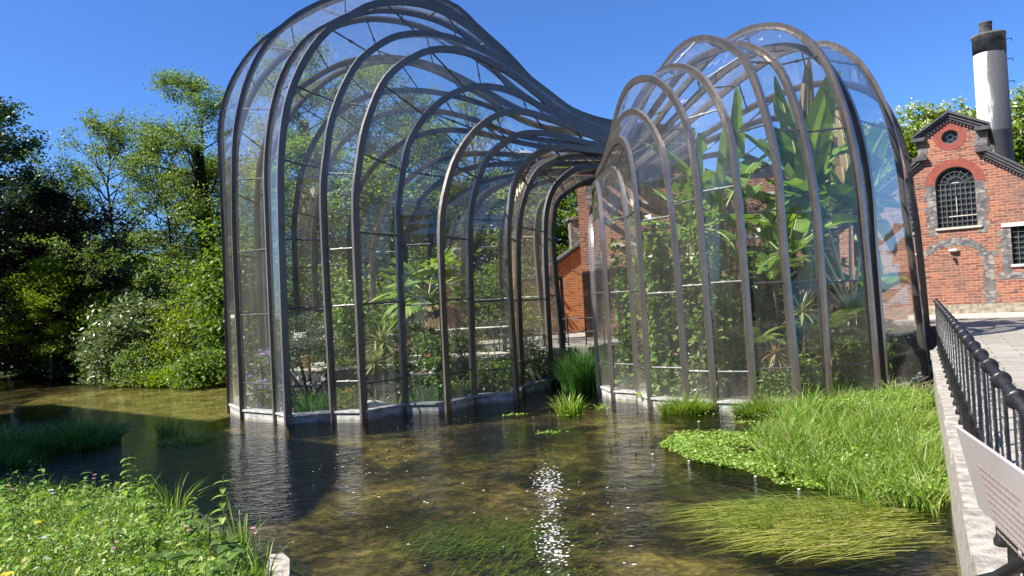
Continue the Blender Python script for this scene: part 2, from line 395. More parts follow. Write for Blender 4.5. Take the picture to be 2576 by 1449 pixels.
def tree_geo(seed, H, h0=.3, spread=4.0, nprim=26, incl=.5, leafn=18, leaf=.16, top=.25, trunk_r=.25, clump=.38, twigs=5, shape='round', lean=0.0, up=.35, density=1.0):
    r = np.random.default_rng(seed); tb = MB(); LP = []
    n = 9; T = []
    for i in range(n + 1):
        t = i / n; T.append(np.array([lean * H * t + r.normal(0, .012) * H * t, r.normal(0, .012) * H * t, H * .97 * t]))
    T[0] = np.zeros(3)
    def tr(t):
        x = min(max(t, 0), .9999) * n; i = int(x); return T[i] + (T[i + 1] - T[i]) * (x - i)
    tb.tube([T[0] + np.array([0, 0, -.6])] + T[1:], [trunk_r * 1.25] + [trunk_r * (1 - .88 * (i / n) ** .9) for i in range(1, n + 1)], 7)
    def poly(p, d, L, k, upc):
        P = [p]; d = d / np.linalg.norm(d)
        for i in range(k):
            d = d + r.normal(0, .13, 3) + np.array([0, 0, upc]); d /= np.linalg.norm(d); P.append(P[-1] + d * L / k)
        return P
    for i in range(nprim):
        t = h0 + (1 - h0) * ((i + r.uniform(0, .8)) / nprim) ** .9
        if t > .99: t = .98
        q = (t - h0) / (1 - h0)
        if shape == 'round': wd = math.sin(math.pi * (.18 + .80 * q)) ** .75
        elif shape == 'cone': wd = (1 - q) ** .7 + .12
        elif shape == 'vase': wd = .45 + .6 * math.sin(math.pi * min(1, .1 + .85 * q))
        else: wd = .75 * (1 - q ** 3) + .25
        L = spread * wd * r.uniform(.7, 1.15)
        az = i * 2.4 + r.uniform(-.5, .5); e = incl * (0.55 + .9 * q) + r.uniform(-.15, .15)
        d = np.array([math.cos(az) * math.cos(e), math.sin(az) * math.cos(e), math.sin(e)])
        P = poly(tr(t), d, L, 5, .07 * up)
        r0 = trunk_r * (1 - .85 * t) * .45 + .012
        tb.tube(P, [r0 * (1 - .17 * k) for k in range(6)], 5, False)
        for j in range(twigs):
            u = .25 + .75 * (j + r.uniform(0, 1)) / twigs; k = min(int(u * 5), 4); p = P[k] + (P[k + 1] - P[k]) * (u * 5 - k if u < 1 else 1)
            dd = (P[k + 1] - P[k]); dd = dd / np.linalg.norm(dd) + r.normal(0, .55, 3) + np.array([0, 0, .15])
            L2 = L * r.uniform(.28, .5) * (1.15 - .4 * u)
            P2 = poly(p, dd, L2, 3, .08 * up)
            tb.tube(P2, [r0 * .35, r0 * .28, r0 * .2, r0 * .1], 4, False)
            for m in range(4):
                c = P2[1 + m % 3] + r.normal(0, clump * .5, 3)
                k3 = int(leafn * density * r.uniform(.5, 1.4)) + 1
                LP.append(c + unit(r.normal(0, 1, (k3, 3))) * (r.uniform(0, 1, (k3, 1)) ** .45) * np.array([clump, clump, clump * .6]) * 1.5)
                if m < 2: tb.tube([P2[1 + m], c], [r0 * .12, r0 * .05], 3, False)
    return tb, np.concatenate(LP), leaf, r
def make_tree(name, label, loc, mat, bark='bark', rz=0.0, group=None, aspect=.6, cat='tree', **kw):
    t = thing(name, label, cat, loc, group, rz)
    tb, LP, leaf, r = tree_geo(**kw)
    smooth(link('trunk', tb, M[bark], t, False))
    link('crown', leaf_mesh(LP, leaf, aspect, .45, r), M[mat], t, False)
    return t
def again(t, label, loc, rz, sc=1.0, group=None):
    c = copy_tree(t); c.location = loc; c.rotation_euler = (0, 0, rz); c.scale = (sc[0], sc[0], sc[1]) if hasattr(sc, '__len__') else (sc,) * 3
    c['label'] = label
    if group: c['group'] = group
    return c
def bush_pts(seed, rx, ry, rz, ncl, nl, cl=.3, low=0.0, shell=.55):
    r = np.random.default_rng(seed); d = unit(r.normal(size=(ncl, 3))); d[:, 2] = np.abs(d[:, 2]) if low >= 0 else d[:, 2]
    q = r.uniform(shell ** 3, 1, ncl) ** (1 / 3) * (1 + .22 * np.sin(d[:, 0] * 5 + seed) * np.cos(d[:, 1] * 6 + 2 * seed))
    C = d * q[:, None] * np.array([rx, ry, rz])
    k = r.integers(int(nl * .5), int(nl * 1.5) + 1, ncl)
    P = np.repeat(C, k, 0) + r.normal(size=(k.sum(), 3)) * cl * np.array([1, 1, .6])
    P[:, 2] = np.maximum(P[:, 2], .02 * r.uniform(0, 1, len(P)))
    return P, C, r
def bush(name, label, cat, loc, R, ncl, nl, leaf, mat, seed=1, cl=.3, aspect=.6, group=None, flower=None, stems=True, up=.4, shell=.5, barkm='bark', rz=0):
    t = thing(name, label, cat, loc, group, rz)
    P, C, r = bush_pts(seed, *R, ncl, nl, cl, 0, shell)
    link('foliage', leaf_mesh(P, leaf, aspect, up, r), M[mat], t, False)
    if stems:
        sb = MB(); rr = max(R[0] * .02, .006)
        for c in C[::3]:
            b = np.array([c[0] * .12, c[1] * .12, -.05]); m = (b + c) / 2 + r.normal(0, .06 * R[0], 3)
            sb.tube([b, m, c], [rr * 1.3, rr, rr * .4], 4, False)
        link('stems', sb, M[barkm], t, False)
    if flower:
        fm, fn, fs = flower; k = r.integers(0, len(C), fn)
        FP = C[k] * 1.08 + r.normal(0, cl * .5, (fn, 3)); FP = np.repeat(FP, 7, 0) + r.normal(0, fs * .45, (fn * 7, 3)); FP[:, 2] = np.maximum(FP[:, 2], .05)
        link('blossoms', leaf_mesh(FP, fs, .8, .5, r), M[fm], t, False)
    return t
def strap_leaf(V, F, p, az, el, L, w, droop, seg=6, fold=.25):
    """one arching strap leaf, a folded strip with a centre line"""
    p = np.array(p, float); d = np.array([math.cos(az) * math.cos(el), math.sin(az) * math.cos(el), math.sin(el)])
    side = np.array([-math.sin(az), math.cos(az), 0.]); o = len(V)
    for i in range(seg + 1):
        t = i / seg; ww = w * .5 * min(1, .55 + 2.2 * t) * (1 - t ** 3) + .001
        n = np.cross(side, d); V += [p - side * ww + n * ww * -fold, p + n * 0, p + side * ww + n * ww * -fold]
        d = d + np.array([0, 0, -droop / seg]); d /= np.linalg.norm(d); p = p + d * L / seg
    for i in range(seg):
        a = o + 3 * i; F += [(a, a + 1, a + 4, a + 3), (a + 1, a + 2, a + 5, a + 4)]
def rosette_mesh(seed, n, L, w, el0, el1, droop, z=0.0, seg=6, rad0=.03):
    r = np.random.default_rng(seed); V = []; F = []
    for i in range(n):
        q = i / max(n - 1, 1); az = i * 2.4 + r.uniform(-.3, .3); el = el0 + (el1 - el0) * q + r.uniform(-.1, .1)
        strap_leaf(V, F, (math.cos(az) * rad0 * r.uniform(0, 1), math.sin(az) * rad0 * r.uniform(0, 1), z + .04 * L * q), az, el, L * r.uniform(.75, 1.1), w * r.uniform(.8, 1.15), droop * r.uniform(.5, 1.5), seg)
    return mesh_np(V, quads=F)
def banana_leaf(r, p, az, el, L, w, droop, tear=.3):
    V = []; F = []; p = np.array(p, float); seg = 22; P = []; D = []
    d = np.array([math.cos(az) * math.cos(el), math.sin(az) * math.cos(el), math.sin(el)]); side = np.array([-math.sin(az), math.cos(az), 0.])
    for i in range(seg + 1):
        P.append(p.copy()); D.append(d.copy()); d = d + np.array([0, 0, -droop / seg * (.4 + 1.2 * i / seg)]); d /= np.linalg.norm(d); p = p + d * L / seg
    for sgn in (-1, 1):
        i = 2; drp = 0
        while i < seg:
            k = 1 if r.uniform() < tear else 2; k = min(k, seg - i)
            if r.uniform() < tear: drp = r.uniform(0, .45)
            o = len(V)
            for j in (i, i + k):
                t = j / seg; ww = w * .5 * (math.sin(math.pi * min(1, (t - .06) / .94) ** .62) ** .55 if t < .999 else .02)
                n = np.cross(side, D[j]) * 1.0
                V += [P[j], P[j] + side * sgn * ww * .5 + n * ww * (.10), P[j] + side * sgn * ww * (1 - drp * .3) - n * ww * (drp) + D[j] * ww * .12]
            F += [(o, o + 1, o + 4, o + 3), (o + 1, o + 2, o + 5, o + 4)]
            i += k
    return V, F, P
def banana_plant(label, loc, seed, stem_h, specs, group='banana plants inside the right glasshouse'):
    """specs: (azimuth, elevation, length, width, droop)"""
    t = thing('banana_plant', label, 'banana plant', loc, group); r = np.random.default_rng(seed)
    sb = MB(); top = np.array([r.uniform(-.15, .15), r.uniform(-.15, .15), stem_h])
    sb.tube([(0, 0, -.1), tuple(top * .5), tuple(top)], [.16, .13, .08], 9); smooth(link('stem', sb, M['weedstem'], t, False))
    for (az, el, L, w, dr, *m) in specs:
        V, F, P = banana_leaf(r, top + np.array([0, 0, -.15]), az, el, L, w * 1.65, dr * 1.75)
        lf = link('leaf', mesh_np(V, quads=F), M[m[0] if m else 'banana'], t, False)
        mb = MB(); mb.tube([tuple(q) for q in P[::3]], [.035 * (1 - .1 * k) for k in range(len(P[::3]))], 5, False)
        link('midrib', mb, M['midrib'], lf, False)
    return t
def fan_frond(r, V, F, p, az, el, R, n=26, arc=4.2, droop=.5):
    """palmate frond: blades radiating in a plane whose normal tips away from the stalk"""
    p = np.array(p, float); d = np.array([math.cos(az) * math.cos(el), math.sin(az) * math.cos(el), math.sin(el)])
    side = np.array([-math.sin(az), math.cos(az), 0.]); n0 = np.cross(side, d); n0 = n0 / np.linalg.norm(n0)
    for i in range(n):
        a = -arc / 2 + arc * i / (n - 1); u = d * math.cos(a) + side * math.sin(a); v = np.cross(n0, u)
        L = R * (.72 + .28 * math.cos(a * .55)) * r.uniform(.9, 1.05); w = R * arc / n * .62
        o = len(V); q = p.copy(); dd = u.copy()
        for k in range(5):
            t = k / 4; ww = w * (.12 + 1.0 * min(t * 1.6, 1) * (1 - max(0, t - .6) / .4) ** .8) + .002
            V += [q - v * ww + n0 * ww * .4, q + v * ww + n0 * (ww * .4 if i % 2 else -ww * .1)]
            dd = dd + np.array([0, 0, -droop * .09 * (1 + 2 * t)]); dd /= np.linalg.norm(dd); q = q + dd * L / 4
        F += [(o + 2 * k, o + 2 * k + 1, o + 2 * k + 3, o + 2 * k + 2) for k in range(4)]
def pinnate_mesh(seed, nf, L, el, droop, leaflet, z=0.0, nl=26, w=.028):
    r = np.random.default_rng(seed); V = []; F = []
    for f in range(nf):
        az = f * 2.4 + r.uniform(-.3, .3); e = el + r.uniform(-.25, .35); p = np.array([0, 0, z], float)
        d = np.array([math.cos(az) * math.cos(e), math.sin(az) * math.cos(e), math.sin(e)]); side = np.array([-math.sin(az), math.cos(az), 0.])
        for i in range(nl):
            t = i / nl; d = d + np.array([0, 0, -droop / nl * (.5 + t)]); d /= np.linalg.norm(d); p0 = p; p = p + d * L / nl
            o = len(V); V += [p0 + side * .008, p0 - side * .008, p - side * .008, p + side * .008]; F.append((o, o + 1, o + 2, o + 3))
            if t > .18:
                ll = leaflet * math.sin(math.pi * (t * .82 + .1)) * r.uniform(.85, 1.1)
                for sg in (-1, 1):
                    u = side * sg * .8 + d * .55 + np.array([0, 0, .12]); u /= np.linalg.norm(u); q = p; o = len(V)
                    for k in range(4):
                        s = k / 3; ww = w * .5 * (1 - s) ** .6 + .001; V += [q - d * ww, q + d * ww]; u = u + np.array([0, 0, -.22]); u /= np.linalg.norm(u); q = q + u * ll / 3
                    F += [(o + 2 * k, o + 2 * k + 1, o + 2 * k + 3, o + 2 * k + 2) for k in range(3)]
    return mesh_np(V, quads=F)
M['weedstem'] = simple('banana_stem', (.10, .12, .035), (.22, .20, .08), 5, .5)
M['midrib'] = simple('pale_midrib', (.30, .36, .12), (.42, .46, .2), 5, .4)
# ---------------- setting: river bed, water, banks, yard ----------------
def bedmat():
    m, nt, out = newmat('river_bed'); t = NT(nt); v = t.coord(1)
    big = t.noise(v, .30, 5, .6, .4); med = t.noise(v, 1.7, 6, .7, 1.0); fine = t.noise(v, 9, 4, .7)
    f = t.math('ADD', t.math('MULTIPLY', big, .75), t.math('MULTIPLY', med, .55))
    col = t.ramp(f, [(.50, (.010, .009, .008)), (.61, (.038, .032, .021)), (.71, (.15, .115, .05)), (.86, (.42, .33, .13))])
    vo = t.n('ShaderNodeTexVoronoi'); vo.inputs['Scale'].default_value = 5.0; wv = t.n('ShaderNodeVectorMath'); wv.operation = 'ADD'; nz = t.n('ShaderNodeTexNoise'); nz.inputs['Scale'].default_value = 3; t.l(v, nz.inputs['Vector']); t.l(v, wv.inputs[0]); t.l(nz.outputs['Color'], wv.inputs[1]); t.l(wv.outputs[0], vo.inputs['Vector'])
    peb = t.ramp(vo.outputs['Distance'], [(.05, (1.6, 1.55, 1.4)), (.6, (.45, .45, .45))])
    col = t.mix(.65, col, peb, 'MULTIPLY')
    gr = t.ramp(t.noise(v, .42, 3), [(.62, (0, 0, 0)), (.72, (1, 1, 1))])
    col = t.mix(t.math('MULTIPLY', gr, .5), col, (.05, .085, .018))
    col = t.mix(.6, col, t.ramp(fine, [(.25, (.4, .4, .4)), (.75, (1.5, 1.5, 1.4))]), 'MULTIPLY')
    t.pbr(out, col, .9, 0, .1, t.bump(med, .5, .05)); return m
M['bed'] = bedmat()
def watermat():
    m, nt, out = newmat('river_water'); t = NT(nt)
    w1 = t.noise(t.coord((1, 1.5, 1), rot=(0, 0, .35)), 2.4, 4, .62, .5); w2 = t.noise(t.coord((1, 1.9, 1), rot=(0, 0, -.3)), 8.5, 3, .6, .3)
    cal = t.noise(t.coord(1), .22, 2)
    h = t.math('ADD', w1, t.math('MULTIPLY', w2, .36)); 
    b = t.n('ShaderNodeBump'); b.inputs['Distance'].default_value = .11; t.l(h, b.inputs['Height'])
    t.l(t.math('MULTIPLY', t.ramp(cal, [(.35, (.18, .18, .18)), (.65, (.62, .62, .62))]), 1.0), b.inputs['Strength'])
    fr = t.n('ShaderNodeFresnel'); fr.inputs['IOR'].default_value = 1.33; t.l(b.outputs[0], fr.inputs['Normal'])
    tr = t.n('ShaderNodeBsdfTransparent'); tr.inputs[0].default_value = (.80, .82, .66, 1)
    gl = t.n('ShaderNodeBsdfGlossy'); gl.inputs['Roughness'].default_value = .03; t.l(b.outputs[0], gl.inputs['Normal'])
    mx = t.n('ShaderNodeMixShader'); t.l(fr.outputs[0], mx.inputs[0]); t.l(tr.outputs[0], mx.inputs[1]); t.l(gl.outputs[0], mx.inputs[2])
    t.l(mx.outputs[0], out.inputs[0]); return m
M['water'] = watermat()
def pavemat():
    m, nt, out = newmat('stone_paving'); t = NT(nt); v = t.coord(1, rot=(0, 0, .52))
    b = t.n('ShaderNodeTexBrick'); t.l(v, b.inputs['Vector']); b.inputs['Scale'].default_value = 1
    b.inputs['Brick Width'].default_value = .9; b.inputs['Row Height'].default_value = .5; b.inputs['Mortar Size'].default_value = .012
    b.inputs['Color1'].default_value = (.36, .33, .28, 1); b.inputs['Color2'].default_value = (.28, .255, .22, 1); b.inputs['Mortar'].default_value = (.15, .135, .11, 1)
    n = t.noise(v, 4, 6, .7)
    t.pbr(out, t.mix(.6, b.outputs['Color'], t.ramp(n, [(.25, (.6, .6, .6)), (.75, (1.25, 1.22, 1.15))]), 'MULTIPLY'), .85, 0, .3, t.bump(n, .2, .01)); return m
M['pave'] = pavemat()

pi_ = math.pi
mb = MB(); mb.add([(-900, -300, -.42), (900, -300, -.42), (900, 1500, -.42), (-900, 1500, -.42)], [(0, 1, 2, 3)]); struct('riverbed', mb, M['bed'])
mb = MB(); mb.add([(-120, -20, 0), (40, -20, 0), (40, 120, 0), (-120, 120, 0)], [(0, 1, 2, 3)]); struct('river', mb, M['water'])
def bank(name, shore, inland, ztop, mat, w=1.4, sg=1):
    """bank with a sloping edge along the shore polyline; inland closes the polygon"""
    mb = MB(); sh = [Vector((x, y)) for x, y in shore]
    n = len(sh); V = []; F = []
    cx = sum((Vector(p) for p in inland), Vector((0, 0))) / len(inland)
    rr = random.Random(3)
    pts = []
    for i in range(n - 1):
        k = max(1, int((sh[i + 1] - sh[i]).length / .9))
        for j in range(k): pts.append(sh[i].lerp(sh[i + 1], j / k))
    pts.append(sh[-1]); ring = []
    for i, p in enumerate(pts):
        tdir = (pts[min(i + 1, len(pts) - 1)] - pts[max(i - 1, 0)]).normalized(); nn = Vector((-tdir.y, tdir.x))
        nn = nn * sg
        a = p - nn * (.5 + rr.uniform(0, .3)); b = p + nn * w * .3; c = p + nn * w
        ring.append((b, c)); V += [(a.x, a.y, -.43), (b.x, b.y, ztop * .55 + rr.uniform(-.05, .05)), (c.x, c.y, ztop)]
    for i in range(len(pts) - 1):
        for k in range(2): F.append((3 * i + k, 3 * i + 3 + k, 3 * i + 4 + k, 3 * i + 1 + k))
    mb.add(V, F)
    top = [(c.x, c.y) for b, c in ring] + list(inland)
    tri = tessellate_polygon([[Vector((x, y, 0)) for x, y in top]])
    mb.add([(x, y, ztop) for x, y in top], [tuple(t) for t in tri])
    return struct(name, mb, M[mat])
bank('far_bank', [(-70, 95), (-37, 54.5), (-26, 44.8), (-18.6, 35.8), (-12.5, 31.9), (-9, 31), (-4, 30.6), (0, 29.5), (1.2, 27)], [(14, 27), (300, 40), (700, 900), (-700, 900), (-200, 300)], .45, 'bank')
bank('left_bank', [(-40, 13.2), (-13, 13.2), (-9.2, 13.2), (-7.2, 12.8), (-5.6, 11.9), (-4.2, 10.4), (-3.5, 9.6), (-2.9, 8.6), (-2.45, 7.6), (-1.9, 6), (-1.0, 3)], [(-1.0, -40), (-300, -40), (-300, 140), (-75, 95), (-47, 54), (-30, 30)], .35, 'bank', sg=-1)
yard = [(1.4, 1.9, 1.35), (8.95, 15.95, 1.35), (9.8, 17.2, 1.35), (13.3, 22.3, 1.35), (13.3, 25.0, 1.3), (10.9, 27.2, 1.25), (7, 28, 1.2), (3.6, 27.4, 1.15), (2.6, 26.4, 1.1), (1.2, 27.0, 1.1), (-2, 31.2, 1.1), (-6, 33.5, 1.1), (-8, 60, 1.2), (60, 60, 1.35), (60, -40, 1.35), (-6, -40, 1.35), (-6, 1.2, 1.35)]
mb = MB(); mb.prism(yard, -.44, 1.35); struct('paved_yard', mb, M['pave'])
def shoalmat():
    m, nt, out = newmat('gravel_shoal'); t = NT(nt); v = t.coord(1); vo = t.n('ShaderNodeTexVoronoi'); vo.inputs['Scale'].default_value = 7; t.l(v, vo.inputs['Vector'])
    col = t.mix(.8, t.ramp(t.noise(v, 1.1, 5, .65), [(.35, (.16, .13, .05)), (.65, (.52, .43, .18))]), t.ramp(vo.outputs['Distance'], [(.05, (1.4, 1.4, 1.3)), (.6, (.5, .5, .5))]), 'MULTIPLY')
    t.pbr(out, col, .9, 0, .1); return m
mb = MB(); mb.prism([(-19.5, 28.6), (-13.5, 25.0), (-9.2, 21.5), (-8.6, 24), (-9.5, 28), (-11, 31), (-13, 32.2), (-18, 34.6), (-21, 33)], -.43, -.13); struct('gravel_shoal', mb, shoalmat())
# parapet wall of the bridge
dv = Vector((8.86 - 2.47, 15.78 - 4.04)).normalized(); pn = Vector((-dv.y, dv.x))
def par(s, off=0.0): p = Vector((2.50, 4.04)) + dv * s + pn * off; return p
PW = thing('parapet_wall', 'weathered stone coping wall standing in the water under the black railing', 'wall', (5.6, 9.9, 0))
mb = MB(); L = 13.6; a0 = -2.6
for (o0, o1, z0, z1) in ((.02, -.26, -.43, 1.22),):
    q = [par(a0, o0), par(a0, o1), par(L, o1), par(L, o0)]; mb.prism([(p.x, p.y) for p in q][::-1] if False else [(p.x, p.y) for p in (q[1], q[2], q[3], q[0])], z0, z1)
link('wall_face', mb, M['concrete'], PW)
mb = MB(); s = a0; rr = random.Random(5)
while s < L:
    e = min(s + rr.uniform(.8, 1.1), L); j = rr.uniform(-.012, .012)
    q = [par(s + .006, -.30), par(e - .006, -.30), par(e - .006, .06 + j), par(s + .006, .06 + j)]
    mb.prism([(p.x, p.y) for p in q], 1.22, 1.362 + rr.uniform(-.006, .006)); s = e
link('coping', mb, M['concrete'], PW)

# ---------------- railing on the bridge: every post its own part ----------------
RL = thing('iron_railing', 'black iron railing with ball collars along the bridge wall', 'railing', (5.6, 9.9, 1.35))
top = [par(s, -.10) for s in (-2.5, L - .05)]
mb = MB(); mb.tube([(p.x, p.y, 2.43) for p in top], .029, 14); smooth(link('handrail', mb, M['iron'], RL))
mb = MB(); mb.tube([(p.x, p.y, 1.80) for p in top], .017, 8); smooth(link('middle_rail', mb, M['iron'], RL))
ns = 24
for i in range(ns):
    s = -2.2 + i * (L + 2.0) / (ns - 1); p = par(s, -.10); mb = MB()
    mb.lathe((p.x, p.y, 1.36), [(.042, 0), (.042, .03), (.026, .06), (.022, .40), (.032, .41), (.038, .44), (.032, .47), (.022, .48), (.020, 1.05)], 10)
    po = smooth(link('post', mb, M['iron'], RL))
    mb = MB(); T = []
    for k in range(13): # ring collar round the handrail
        pass
    d3 = Vector((dv.x, dv.y, 0)); c3 = Vector((p.x, p.y, 2.43)); u3 = Vector((pn.x, pn.y, 0)); z3 = Vector((0, 0, 1)); V = []; F = []
    for k, (r_, a_) in enumerate([(.028, -.020), (.040, -.018), (.047, -.009), (.049, 0), (.047, .009), (.040, .018), (.028, .020)]):
        for q in range(14):
            th = 2 * math.pi * q / 14; V.append(c3 + d3 * a_ + (u3 * math.cos(th) + z3 * math.sin(th)) * r_)
    for k in range(6):
        for q in range(14): F.append((k * 14 + q, k * 14 + (q + 1) % 14, (k + 1) * 14 + (q + 1) % 14, (k + 1) * 14 + q))
    mb.add(V, F); smooth(link('collar', mb, M['iron'], po))
# returning rail at the near corner
p0 = par(-2.45, -.1)
mb = MB(); mb.tube([(p0.x, p0.y, 2.43), (p0.x - .35, p0.y - .75, 2.43), (p0.x - .6, p0.y - 1.6, 2.43)], .036, 10); smooth(link('handrail', mb, M['iron'], RL))
# slanting stay rail under the information board
mb = MB(); mb.tube([(1.95, 3.6, 1.46), (2.13, 3.39, 1.6), (2.16, 3.2, 1.75), (2.2, 2.9, 1.95)], .03, 10); smooth(link('stay', mb, M['iron'], RL))

# information board on the railing
A = Vector((1.135, 1.94, 2.60)); B = Vector((1.171, 1.92, 2.394))
dr = Vector((-.31, -.95, 0)).normalized(); up_ = (A - B); up_ = (up_ - dr * up_.dot(dr)); wdt = 1.0
IB = thing('information_board', 'pale tilted information board with faint brown text fixed at the near railing', 'sign', tuple(A + dr * .4))
nn = dr.cross(up_).normalized();
if nn.x > 0: nn = -nn
def quadbox(o, dx, dy, n, th): return [o, o + dx, o + dx + dy, o + dy, o - n * th, o + dx - n * th, o + dx + dy - n * th, o + dy - n * th]
def addq(mb, o, dx, dy, n, th):
    V = quadbox(o, dx, dy, n, th)
    F = [(0, 1, 2, 3), (7, 6, 5, 4), (0, 4, 5, 1), (1, 5, 6, 2), (2, 6, 7, 3), (3, 7, 4, 0)]
    if dx.cross(dy).dot(n) < 0: F = [f[::-1] for f in F]
    mb.add(V, F)
def signmat():
    m, nt, out = newmat('sign_plate'); t = NT(nt); n = t.noise(t.coord(1), 2.2, 4)
    t.pbr(out, t.ramp(n, [(.35, (.36, .32, .31)), (.7, (.44, .40, .39))]), .5, 0, .4); return m
M['sign'] = signmat(); M['signtext'] = simple('faded_text', (.31, .24, .22), (.36, .28, .26), 20, .6)
M['signedge'] = simple('white_edge', (.75, .75, .75), (.85, .85, .85), 3, .5)
mb = MB(); addq(mb, B, dr * wdt, up_, nn, .008); link('plate', mb, M['sign'], IB)
mb = MB(); addq(mb, B - dr * .004, dr * .005, up_, nn, .007)
link('edge', mb, M['signedge'], IB)
mb = MB(); rr = random.Random(2); U = up_.normalized(); LU = up_.length
for r_ in range(9):
    y = LU - .075 - r_ * .020; x = .14 + .0 * r_
    while x < .44:
        w_ = rr.uniform(.012, .034)
        if x + w_ > .45 - rr.uniform(0, .03): break
        addq(mb, B + dr * x + U * y + nn * .0015, dr * w_, U * .0075, nn, .001); x += w_ + .007
link('text', mb, M['signtext'], IB); mb = MB()
for r_ in range(2):
    x = .50
    while x < .66: w_ = rr.uniform(.01, .03); addq(mb, B + dr * x + U * (LU - .08 - r_ * .02) + nn * .0015, dr * w_, U * .006, nn, .001); x += w_ + .006
link('text', mb, M['signtext'], IB)
mb = MB(); c = B + dr * .5 + up_ * .5; mb.tube([tuple(c - nn * .02), (c.x + .12, c.y, 2.40), (c.x + .2, c.y, 1.37)], .018, 8); link('stand', mb, M['iron'], IB)

# ---------------- glasshouses ----------------
RIBS_L=[
((-8.95,23.05),(4.3,28.4),[(0.0,0.0),(0.1,5.5),(0.12,7.61),(0.13,8.66),(0.22,9.3),(0.41,9.95),(0.72,10.6),(1.18,11.28),(1.66,11.77),(2.31,12.29),(3.08,12.8),(3.98,13.33),(4.89,13.71),(5.82,13.86),(6.88,13.8),(8.08,13.44),(8.93,12.85),(10.03,11.78),(10.91,10.91),(11.82,10.24),(12.84,9.81),(14.27,9.51)]),
((-7.97,21.47),(4.34,28.31),[(0.0,0.0),(0.04,5.31),(0.12,7.27),(0.21,8.26),(0.37,9.06),(0.62,9.88),(0.97,10.62),(1.42,11.27),(2.15,12.01),(3.11,12.64),(4.0,13.09),(4.84,13.31),(5.71,13.3),(6.65,13.1),(7.5,12.85),(8.42,12.31),(9.5,11.43),(10.41,10.64),(11.37,10.03),(12.46,9.66),(13.99,9.43)]),
((-6.7,20.52),(4.37,28.21),[(0.0,0.0),(0.05,5.16),(0.1,7.03),(0.23,8.08),(0.38,8.76),(0.63,9.55),(1.01,10.27),(1.54,10.91),(2.17,11.38),(2.77,11.76),(3.38,12.02),(4.06,12.17),(4.94,12.24),(5.84,12.17),(6.77,11.91),(7.74,11.44),(8.73,10.82),(9.63,10.28),(10.66,9.82),(11.9,9.48),(13.31,9.32)]),
((-6.16,19.79),(4.41,28.12),[(0.0,0.0),(0.08,5.06),(0.16,6.88),(0.31,8.03),(0.48,8.74),(0.8,9.52),(1.18,10.18),(1.71,10.84),(2.47,11.49),(3.14,11.91),(4.01,12.2),(4.9,12.31),(5.82,12.25),(6.77,11.89),(7.76,11.33),(8.79,10.61),(9.51,10.09),(10.41,9.64),(11.87,9.28),(13.19,9.15)]),
((-5.01,20.07),(4.46,27.98),[(0.0,0.0),(0.01,5.02),(0.06,6.4),(0.22,7.33),(0.35,7.99),(0.6,8.67),(0.95,9.37),(1.4,10.02),(1.98,10.55),(2.62,10.94),(3.52,11.21),(4.45,11.28),(5.42,11.18),(6.43,10.95),(7.49,10.61),(8.6,10.08),(9.78,9.58),(11.5,9.18)]),
((-4.13,19.76),(4.52,27.84),[(0.0,0.0),(0.06,4.95),(0.12,6.08),(0.3,7.0),(0.47,7.7),(0.79,8.48),(1.22,9.24),(1.76,9.81),(2.43,10.26),(3.06,10.52),(3.83,10.66),(4.63,10.65),(5.53,10.46),(6.47,10.19),(7.37,9.76),(8.57,9.29),(10.8,8.9)]),
((-3.17,20.8),(4.57,27.7),[(0.0,0.0),(0.1,4.98),(0.15,5.93),(0.34,6.8),(0.55,7.5),(1.01,8.23),(1.59,8.84),(2.24,9.28),(2.91,9.58),(3.66,9.74),(4.43,9.76),(5.16,9.63),(5.9,9.41),(7.08,9.07),(9.23,8.61)]),
((-1.96,20.5),(4.61,27.61),[(0.0,0.0),(0.11,4.89),(0.22,5.59),(0.47,6.32),(0.85,7.07),(1.52,7.93),(2.26,8.42),(3.02,8.76),(3.81,8.91),(4.62,8.86),(5.9,8.74),(8.29,8.45)]),
((-1.28,21.7),(4.65,27.52),[(0.0,0.0),(0.16,4.71),(0.3,5.7),(0.63,6.57),(1.1,7.32),(1.78,7.86),(2.47,8.2),(3.34,8.37),(4.23,8.35),(5.52,8.29),(6.9,8.19)]),
((-0.04,21.89),(4.67,27.47),[(0.0,0.0),(0.01,4.65),(0.18,5.65),(0.58,6.64),(1.29,7.33),(2.19,7.72),(3.11,7.9),(4.37,7.93),(5.63,7.98)]),
((0.13,23.57),(4.67,27.47),[(0.0,0.0),(0.2,4.77),(0.43,5.85),(0.78,6.57),(1.27,7.16),(1.91,7.51),(2.73,7.75),(4.61,7.84)]),
((1.15,24.88),(4.67,27.47),[(0.0,0.0),(0.07,4.8),(0.23,5.94),(0.57,6.64),(1.14,7.18),(1.86,7.46),(3.09,7.62)]),
((1.75,26.6),(4.61,27.61),[(0.0,0.0),(-0.19,5.2),(-0.11,5.8),(0.08,6.41),(0.67,6.88),(1.36,7.18),(2.06,7.35)])]
